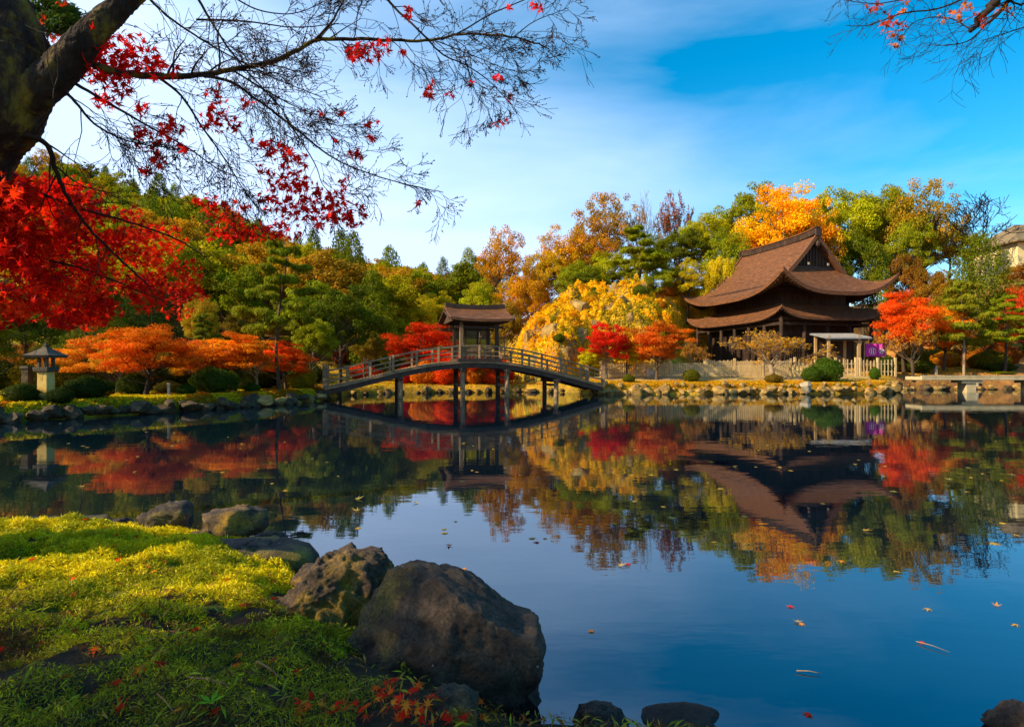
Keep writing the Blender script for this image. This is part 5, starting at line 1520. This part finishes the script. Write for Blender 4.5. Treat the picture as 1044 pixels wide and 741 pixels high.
for k in range(110):
    a = rl.uniform(60, 1040); b = 430 + 125 * rl.random() ** 1.3; D = F * EYE / (b - HY); p = W(a, b, D)
    if a < 330 and b > 505: continue
    if pond_sd(np.array([p.x]), np.array([p.y]))[0] > -.3: continue
    one_leaf('floating_leaf', (p.x, p.y, .006), rl.uniform(.09, .17), (rl.gauss(0, .05), rl.gauss(0, .05), 1), [(.50, .38, .22), (.62, .42, .16), (.45, .40, .30)][k % 3], 'maple leaf floating on the still water of the pond', 'leaves floating on the pond', k)
one_leaf('falling_leaf', W(451, 236, 6), .07, (.6, -.4, .3), (.12, .05, .03), 'single dark leaf drifting down against the sky', None, 3)
# twigs on moss and water, sprout
def stick(px0, py0, px1, py1, label, r=.0035, water=False, mat='bark_pale'):
    if water:
        D0 = F * EYE / (py0 - HY); D1 = F * EYE / (py1 - HY); a = W(px0, py0, D0); b = W(px1, py1, D1); a.z = b.z = .008
    else:
        a = on_bank(px0, py0); b = on_bank(px1, py1)
        if a is None or b is None: return
        a = a + Vector((0, 0, .035)); b = b + Vector((0, 0, .035))
    m_ = MB(); mid = a.lerp(b, .5) + Vector((0, 0, .006)); m_.tube([a, a.lerp(mid, .5), mid, b], [r, r, r * .8, r * .4], 6)
    tag(m_.build('stick', M[mat], None, smooth=True), label, 'stick')
M['needle_brown'] = pbr('needle_brown', [(.30, .11, .04), (.42, .18, .07)], 9, .7, 0)
stick(192, 701, 233, 709, 'thin brown stick lying on the dark moss', mat='needle_brown')
stick(262, 684, 287, 702, 'reddish stick on the moss beside the mossy rock', mat='needle_brown')
stick(160, 718, 178, 739, 'brown pine needle at the bottom of the moss', .002, mat='needle_brown')
stick(812, 685, 838, 688, 'straight pale twig floating on the blue water', .003, True)
stick(934, 655, 968, 666, 'thin forked twig floating at right', .0025, True)
p = on_bank(215, 732)
if p is not None:
    spt = thing('sprout', 'bright green five-leaved sprout in the dark moss', 'plant', p)
    for k in range(5):
        a = k * 2 * PI / 5 + .3; d = Vector((math.cos(a), math.sin(a), .35)); s_ = Vector((-math.sin(a), math.cos(a), 0)) * .009
        b = p + Vector((0, 0, .05)); m_ = MB(); m_.add([b, b + d * .02 + s_, b + d * .042, b + d * .02 - s_], [(0, 1, 2, 3)])
        o = m_.build('leaf', M['leaf'], spt); at = o.data.color_attributes.new('Tint', 'FLOAT_COLOR', 'POINT')
        at.data.foreach_set('color', [1.0] * 16); o.color = (.22, .50, .06, 1)
    m_ = MB(); m_.tube([p, p + Vector((0, 0, .05))], [.003, .002], 5); m_.build('stem', M['bark_moss_lit'], spt)

# evergreen behind the photographer's left shoulder: its shade lies over the near moss
tree('broad', 1, -8.4, -1.9, 6.6, 4.6, GRN, 'evergreen_tree', 'bushy evergreen standing on the near bank outside the view', z=.35)
tree('broad', 3, -6.2, -3.6, 6.0, 4.0, GRN, 'evergreen_tree', 'second bushy evergreen on the near bank outside the view', z=.35)

# ------------------------------------------------------------------ the big maple hanging in from the left
fm = thing('maple_tree', 'old dark maple leaning in over the near bank with bare boughs and red leaves', 'tree', (-4.4, 3.4, .3))
rb = random.Random(12)
def pix(path): return [W(*p) for p in path]
def smooth_path(pts, k=4):
    out = []
    P_ = [pts[0]] + list(pts) + [pts[-1]]
    for i in range(1, len(P_) - 2):
        a, b, c, d = P_[i - 1], P_[i], P_[i + 1], P_[i + 2]
        for j in range(k):
            t = j / k
            out.append(.5 * ((2 * b) + (c - a) * t + (2 * a - 5 * b + 4 * c - d) * t * t + (3 * b - a - 3 * c + d) * t ** 3))
    out.append(pts[-1]); return out
def barkify(mb_, path, amp):
    pa = np.array([p[:] for p in path])
    out = []
    for v in mb_.v:
        v = Vector(v); i = int(((pa - np.array(v[:])) ** 2).sum(1).argmin()); c = Vector(pa[i]); d = (v - c)
        ax_d = (path[min(i + 1, len(path) - 1)] - path[max(i - 1, 0)]).normalized(); d -= ax_d * d.dot(ax_d)
        if d.length < 1e-6: out.append(v[:]); continue
        al = ax_d * v.dot(ax_d); q = (v - al) * 22 + al * 5
        f = abs(mnoise.noise(q)) * 1.4 + abs(mnoise.noise(q * 2.3)) * .7 - .5
        out.append((v + d.normalized() * (amp * f + amp * 1.6 * mnoise.noise(v * 3)))[:])
    mb_.v = out
tp = smooth_path([Vector((-4.5, 3.35, .1)), Vector((-4.35, 3.4, .9)), Vector((-3.95, 3.5, 1.8)), W(-45, 150, 3.5), W(-8, 105, 3.5), W(5, 60, 3.6), W(8, 15, 3.6), W(0, -60, 3.7), W(20, -220, 3.9)], 22)
nn = len(tp); m_ = MB()
m_.tube(tp, [(.38 - .11 * min(1, i / (nn * .45))) if i < nn * .62 else max(.03, .27 - .40 * (i / nn - .62) * 2.2) for i in range(nn)], 90)
barkify(m_, tp, .016)
m_.build('trunk', M['bark_moss_lit'], fm, smooth=True)
def bough(path, r0, r1, name='bough', mat='bark_dark', k=5, sides=8, rough=.03, relief=0):
    pts_ = smooth_path(pix(path), k); n_ = len(pts_)
    j = [p + Vector((rb.gauss(0, 1), rb.gauss(0, 1), rb.gauss(0, 1))) * r0 * (.12 if not relief else .0) for p in pts_]
    m_ = MB(); rad = [r0 + (r1 - r0) * (i / (n_ - 1)) ** .8 for i in range(n_)]
    m_.tube(j, rad, sides, rough=rough, rng=rb)
    if relief: barkify(m_, j, relief)
    m_.build(name, M[mat], fm, smooth=True)
    return j, rad
b1 = bough([(-5, 118, 3.5), (30, 98, 3.5), (62, 72, 3.55), (92, 34, 3.6), (128, 2, 3.7), (180, -50, 3.8), (260, -150, 4.0), (330, -260, 4.2)], .135, .035, mat='bark_moss_lit', k=20, sides=60, rough=0, relief=.010)
BR = []
BR.append(bough([(84, 62, 3.6), (120, 74, 3.8), (160, 78, 4.0), (200, 77, 4.2), (236, 71, 4.3), (282, 62, 4.4), (320, 42, 4.5), (360, 40, 4.6), (400, 41, 4.6), (440, 41, 4.7), (470, 35, 4.7), (520, 38, 4.8), (545, 44, 4.8), (560, 50, 4.9)], .026, .005, mat='bark_moss_lit'))
BR.append(bough([(205, 77, 4.2), (236, 84, 4.2), (262, 102, 4.3), (300, 130, 4.4), (335, 158, 4.5), (370, 175, 4.5), (415, 188, 4.6), (452, 196, 4.6)], .013, .003))
BR.append(bough([(320, 42, 4.5), (340, 20, 4.5), (355, -10, 4.6)], .012, .006))
BR.append(bough([(385, -14, 4.4), (402, 8, 4.5), (430, 34, 4.5), (452, 56, 4.6), (474, 66, 4.6), (500, 84, 4.7), (522, 108, 4.7)], .011, .003))
BR.append(bough([(440, 41, 4.7), (465, 35, 4.7), (500, 15, 4.8), (545, -4, 4.8)], .009, .004))
BR.append(bough([(524, 38, 4.8), (545, 22, 4.8), (570, 12, 4.9), (580, 8, 4.9)], .005, .002))
BR.append(bough([(66, 92, 3.55), (80, 108, 3.6), (96, 126, 3.7), (120, 140, 3.8), (150, 148, 3.9), (185, 152, 4.0)], .011, .003))
BR.append(bough([(78, 86, 3.6), (112, 106, 3.8), (150, 128, 3.9), (190, 150, 4.0), (222, 172, 4.1), (250, 184, 4.2)], .011, .003))
BR.append(bough([(196, -12, 4.2), (214, 20, 4.3), (235, 52, 4.3), (262, 84, 4.4), (292, 118, 4.5), (305, 150, 4.5)], .011, .003))
BR.append(bough([(160, 78, 4.0), (185, 98, 4.1), (206, 130, 4.1), (228, 160, 4.2), (246, 190, 4.3), (262, 212, 4.3)], .011, .003))
BR.append(bough([(236, 71, 4.3), (270, 92, 4.3), (300, 108, 4.4), (330, 120, 4.4), (348, 128, 4.5)], .008, .002))
BR.append(bough([(200, 20, 4.2), (250, 22, 4.3), (300, 28, 4.4), (345, 24, 4.4)], .008, .003))
BR.append(bough([(230, -8, 4.4), (262, 10, 4.4), (300, 14, 4.5), (330, 2, 4.5)], .007, .003))
BR.append(bough([(290, 118, 4.5), (320, 165, 4.5), (330, 190, 4.5), (350, 205, 4.6)], .006, .002))
BR.append(bough([(474, 60, 4.6), (480, 80, 4.6), (488, 100, 4.7), (500, 112, 4.7)], .005, .002))
BR.append(bough([(445, 42, 4.7), (485, 58, 4.7), (515, 70, 4.8), (540, 76, 4.8)], .005, .002))
BR.append(bough([(140, -14, 3.9), (170, 16, 4.0), (205, 40, 4.1), (240, 60, 4.2), (285, 82, 4.3), (330, 100, 4.3)], .010, .003))
# low dark branch carrying the red curtain
LOW = []
LOW.append(bough([(-10, 140, 3.5), (26, 138, 3.5), (48, 148, 3.6), (56, 172, 3.7), (66, 196, 3.8), (90, 232, 4.0), (120, 262, 4.2), (150, 290, 4.4)], .022, .006))
LOW.append(bough([(-20, 158, 3.6), (10, 176, 3.8), (40, 196, 4.0), (80, 212, 4.2), (130, 226, 4.4), (180, 244, 4.7), (214, 266, 4.9)], .018, .004))
LOW.append(bough([(-30, 230, 3.9), (0, 246, 4.0), (40, 262, 4.2), (90, 276, 4.4), (140, 296, 4.7), (180, 312, 4.9)], .014, .004))
LOW.append(bough([(-40, 280, 3.9), (-10, 292, 4.0), (20, 300, 4.1), (44, 312, 4.2)], .010, .004))
# twigs
tips = []
def twigs(br, n, L, depth, mb_, up=.0, start=.1, minr=.0012):
    pts_, rad = br
    for i in range(n):
        t = start + (1 - start) * (i + rb.random()) / n; f = t * (len(pts_) - 1); j = min(len(pts_) - 2, int(f))
        a = pts_[j].lerp(pts_[j + 1], f - j); base = (pts_[j + 1] - pts_[j]).normalized()
        o = base.orthogonal().normalized(); o.rotate(Matrix.Rotation(rb.uniform(0, 2 * PI), 3, base))
        d = (base * .8 + o * rb.uniform(.5, 1.1)).normalized()
        grow(mb_, a, d, L * rb.uniform(.5, 1.2) * (1.15 - .72 * t), max(.002, rad[j] * .42), depth, rb, tips, .62, 3, up, .24, minr, 4)
mt = MB()
for k, b in enumerate(BR):
    n_ = max(5, int(len(b[0]) * .50)); twigs(b, n_, .34, 3, mt, up=-.05, minr=.0019)
mt.build('twig', M['bark_dark'], fm, smooth=False)['kind'] = 'stuff'
mt2 = MB(); ltips_start = len(tips)
for b in LOW: twigs(b, 14, .40, 2, mt2, up=-.1)
mt2.build('twig', M['bark_dark'], fm)['kind'] = 'stuff'
# buds on the twigs
rng = np.random.default_rng(70)
TP_ = np.array([t[0][:] for t in tips[:ltips_start]])
sel = rng.random(len(TP_)) < .8; TPb = TP_[sel]
C = np.tile(np.array([[.10, .035, .03]]), (len(TPb), 1))
me = leaf_mesh('bud', TPb, rng.normal(size=TPb.shape), rng.uniform(.008, .02, len(TPb)), C, rng)
o = link('bud', me, M['leaf'], fm); o['kind'] = 'stuff'
me.transform(RM[fm.name].inverted())
# star leaves in clusters (px, py, rx, ry, n, D)
def star_cloud(name, blobs, parent, base, seed, size=(.055, .085), dspread=.25, dens=1.0):
    r_ = np.random.default_rng(seed); Ps = []; Cs = []
    for (px, py, rx, ry, n_, D) in blobs:
        n_ = int(n_ * dens)
        g = r_.normal(size=(n_, 2)); nrm = np.linalg.norm(g, axis=1, keepdims=True); g = g / np.maximum(nrm, 1) * np.minimum(1, .35 + r_.random((n_, 1)))
        DD = D + r_.normal(size=n_) * dspread
        x = (px + g[:, 0] * rx - HX) / F * DD; z_ = EYE + (HY - (py + g[:, 1] * ry)) / F * DD
        Ps.append(np.stack([x, DD, z_], 1))
        cc = np.array(base[r_.integers(0, len(base))]); mixv = r_.random((n_, 1))
        c2 = np.array(base[r_.integers(0, len(base))])
        Cs.append((cc * mixv + c2 * (1 - mixv)) * (1 + (r_.random((n_, 1)) - .5) * .7))
    P_ = np.concatenate(Ps); C_ = np.concatenate(Cs)
    N_ = r_.normal(size=P_.shape) * .8 + np.array([-.4, -.5, .5])
    S_ = r_.uniform(size[0], size[1], len(P_)) * 1.25
    me_ = leaf_mesh(name, P_, N_, S_, C_, r_, 'star', .3)
    me_.transform(RM[parent.name].inverted())
    o_ = link(name, me_, M['leaf'], parent)
    return o_
R1 = (.66, .011, .010); R2 = (.38, .006, .010); R3 = (.90, .05, .01); R4 = (.36, .008, .014)
up_bl = [(96, 40, 12, 10, 22, 3.8), (92, 62, 14, 22, 50, 3.8), (112, 60, 24, 22, 90, 3.9), (140, 62, 26, 16, 50, 4.0), (160, 72, 22, 8, 26, 4.0), (116, 86, 18, 16, 34, 3.9), (112, 104, 14, 10, 16, 3.9),
         (134, 40, 14, 10, 12, 4.0), (146, 116, 8, 8, 8, 4.0), (150, 140, 14, 14, 24, 4.0), (160, 160, 8, 10, 14, 4.0), (174, 132, 12, 12, 18, 4.0), (150, 174, 8, 4, 7, 4.0), (180, 148, 10, 8, 10, 4.0),
         (212, 122, 10, 12, 18, 4.2), (225, 118, 14, 16, 22, 4.2), (236, 126, 8, 8, 12, 4.2), (218, 92, 12, 8, 8, 4.2), (250, 108, 8, 6, 5, 4.2), (266, 172, 8, 6, 8, 4.3), (280, 152, 14, 10, 20, 4.3), (262, 146, 8, 6, 6, 4.3),
         (300, 164, 14, 12, 26, 4.4), (290, 182, 16, 12, 34, 4.4), (310, 190, 14, 10, 26, 4.4), (324, 204, 18, 12, 36, 4.5), (344, 210, 16, 14, 44, 4.5), (362, 220, 12, 12, 28, 4.5), (330, 222, 20, 10, 34, 4.5), (300, 212, 18, 12, 36, 4.4), (276, 204, 14, 10, 22, 4.4),
         (374, 54, 22, 9, 44, 4.6), (362, 54, 8, 8, 14, 4.6), (392, 44, 10, 6, 8, 4.6), (410, 54, 4, 4, 3, 4.6), (416, 10, 4, 8, 8, 4.6), (436, 94, 8, 4, 6, 4.7), (442, 84, 4, 3, 3, 4.7), (458, 97, 4, 4, 3, 4.7),
         (521, 100, 4, 4, 4, 4.7), (508, 126, 5, 4, 4, 4.7), (518, 124, 3, 5, 3, 4.7), (506, 78, 6, 4, 5, 4.7), (480, 84, 4, 3, 3, 4.7), (520, 8, 4, 3, 3, 4.8), (546, 8, 6, 5, 6, 4.8), (328, 114, 4, 3, 3, 4.4), (348, 114, 4, 3, 3, 4.4),
         (374, 126, 6, 4, 5, 4.5), (380, 140, 5, 3, 4, 4.5), (386, 126, 3, 3, 2, 4.5), (426, 205, 3, 3, 3, 4.6), (362, 158, 8, 5, 8, 4.5), (350, 186, 6, 8, 10, 4.5), (342, 142, 4, 4, 3, 4.5)]
star_cloud('leaf_cluster', up_bl, fm, [(.80, .014, .014), (.62, .010, .014), (.48, .008, .014), (.62, .010, .02)], 5, (.055, .09), .16, 1.5)['kind'] = 'stuff'
rc = random.Random(99); low_bl = []
def in_curtain(px, py):
    top = np.interp(px, [-60, 0, 40, 100, 140, 180, 215], [172, 176, 180, 200, 222, 238, 252])
    bot = np.interp(px, [-60, 0, 30, 60, 100, 130, 165, 190, 215], [268, 270, 292, 325, 330, 318, 330, 308, 262])
    return top < py < bot
k = 0
while len(low_bl) < 158 and k < 4000:
    k += 1; px, py = rc.uniform(-50, 215), rc.uniform(160, 335)
    if not in_curtain(px, py): continue
    if rc.random() < .10 + .22 * max(0, px) / 215: continue
    low_bl.append((px, py, rc.uniform(12, 20), rc.uniform(8, 13), rc.randint(34, 60), 3.7 + max(0, px) / 215 * 1.9 + rc.uniform(-.2, .5)))
for px, py in ((10, 306), (24, 300), (0, 296), (34, 312), (14, 318), (28, 318), (-10, 310), (-25, 300), (5, 325)):
    low_bl.append((px, py, 14, 10, 36, 3.9))
for px, py in ((224, 222), (236, 232), (248, 236), (262, 238), (276, 232), (240, 214), (290, 236), (212, 206), (226, 240)):
    low_bl.append((px, py, 16, 9, 32, 4.6))
star_cloud('hanging_foliage', low_bl, fm, [R1, R3, R1, R2, R2], 6, (.05, .085), .22)['kind'] = 'stuff'

# green pine bough in the top left corner, from a pine beside the maple
pn = thing('pine_tree', 'dark green pine showing between the maple forks in the top corner', 'tree', (-6.6, 4.6, .3))
m_ = MB(); m_.tube(smooth_path([Vector((-6.6, 4.6, .1)), Vector((-6.4, 4.9, 2.2)), Vector((-6.1, 5.3, 3.8)), Vector((-5.8, 5.6, 5.6))], 4), [.16 - .008 * i for i in range(13)], 10, rough=.05, rng=rb); m_.build('trunk', M['bark'], pn, smooth=True)
m_ = MB(); m_.tube(smooth_path([Vector((-6.1, 5.3, 3.8)), W(10, 40, 5.8), W(40, 20, 5.8), W(75, 12, 5.9)], 4), [.04 - .0025 * i for i in range(13)], 8); m_.build('bough', M['bark'], pn, smooth=True)
rg2 = np.random.default_rng(13); Ps, Ns, Cs = [], [], []
for px, py in ((28, 10), (40, 28), (56, 22), (66, 30), (72, 14), (48, 6), (34, 44), (30, 58), (62, 6), (20, 30), (76, 24), (0, 20), (-30, 30), (-20, 0)):
    P, N, C = clump(rg2, W(px, py, 5.8), (.16, .16, .06), 420, up=.9, tint=(.06, .13, .045)); Ps.append(P); Ns.append(N); Cs.append(C)
P = np.concatenate(Ps); me = leaf_mesh('foliage', P, np.concatenate(Ns), np.full(len(P), .075), np.concatenate(Cs), rg2, 'needle'); me.transform(RM[pn.name].inverted()); link('foliage', me, M['leaf'], pn)
star_cloud('leaf_cluster', [(40, 20, 8, 5, 10, 4.6), (58, 40, 6, 4, 8, 4.6), (40, 40, 8, 6, 12, 4.6), (30, 22, 6, 4, 8, 4.6), (64, 2, 6, 4, 7, 4.6)], fm, [(.45, .03, .02), (.6, .05, .02)], 15, (.04, .06), .1)['kind'] = 'stuff'

# ------------------------------------------------------------------ second maple, reaching in at the top right
fm2 = thing('maple_tree', 'maple reaching in from the right with one dark bough and a few rusty leaves', 'tree', (5.6, .9, .3))
m_ = MB(); m_.tube(smooth_path([Vector((5.6, .9, .0)), Vector((5.5, 1.1, 1.6)), Vector((5.2, 1.8, 3.2)), Vector((4.7, 2.9, 4.3))], 5), [.2 - .008 * i for i in range(16)], 14, rough=.06, rng=rb); m_.build('trunk', M['bark_moss_lit'], fm2, smooth=True)
fm_keep = fm; fm = fm2
R_ = []
bough([(1180, -125, 3.4), (1120, -70, 3.8), (1050, -32, 4.0), (1018, -4, 4.0), (1006, 12, 4.0), (990, 31, 4.1)], .07, .014, sides=10)
R_.append(bough([(1022, -6, 4.0), (1030, -2, 4.0), (1016, 16, 4.1), (1002, 27, 4.1)], .022, .008))
R_.append(bough([(1016, 14, 4.1), (990, 40, 4.2), (968, 46, 4.2), (944, 46, 4.3)], .006, .002))
R_.append(bough([(1000, -10, 4.1), (960, 8, 4.2), (920, 14, 4.2), (885, 26, 4.3), (862, 26, 4.3)], .008, .002))
R_.append(bough([(980, -14, 4.1), (935, -4, 4.2), (895, 4, 4.2), (858, 0, 4.3)], .007, .002))
R_.append(bough([(1075, 20, 4.1), (1044, 28, 4.1), (1020, 36, 4.1), (1000, 42, 4.2)], .006, .002))
R_.append(bough([(1060, -20, 4.1), (1044, 4, 4.1), (1030, 2, 4.1), (1010, 6, 4.1)], .01, .003))
R_.append(bough([(990, 31, 4.1), (972, 20, 4.2), (950, 18, 4.2), (930, 24, 4.2), (922, 36, 4.2)], .005, .002))
mt = MB()
for b in R_: twigs(b, 9, .26, 2, mt, up=-.05)
mt.build('twig', M['bark_dark'], fm2)['kind'] = 'stuff'
star_cloud('leaf_cluster', [(908, 18, 8, 8, 14, 4.2), (902, 26, 10, 5, 14, 4.2), (912, 36, 9, 7, 18, 4.2), (912, 48, 5, 4, 6, 4.2), (918, 26, 6, 6, 8, 4.2), (892, 6, 8, 5, 8, 4.2), (922, 6, 8, 6, 8, 4.2), (978, 14, 9, 8, 14, 4.1), (986, 6, 7, 5, 9, 4.1), (962, 18, 6, 4, 5, 4.2), (1000, 22, 7, 5, 10, 4.0), (1024, 12, 8, 7, 12, 4.0), (998, 14, 5, 4, 5, 4.0)], fm2, [(.45, .05, .01), (.62, .20, .02), (.38, .04, .01)], 25, (.04, .065), .1)['kind'] = 'stuff'
fm = fm_keep
print('objects', len(SC.objects))
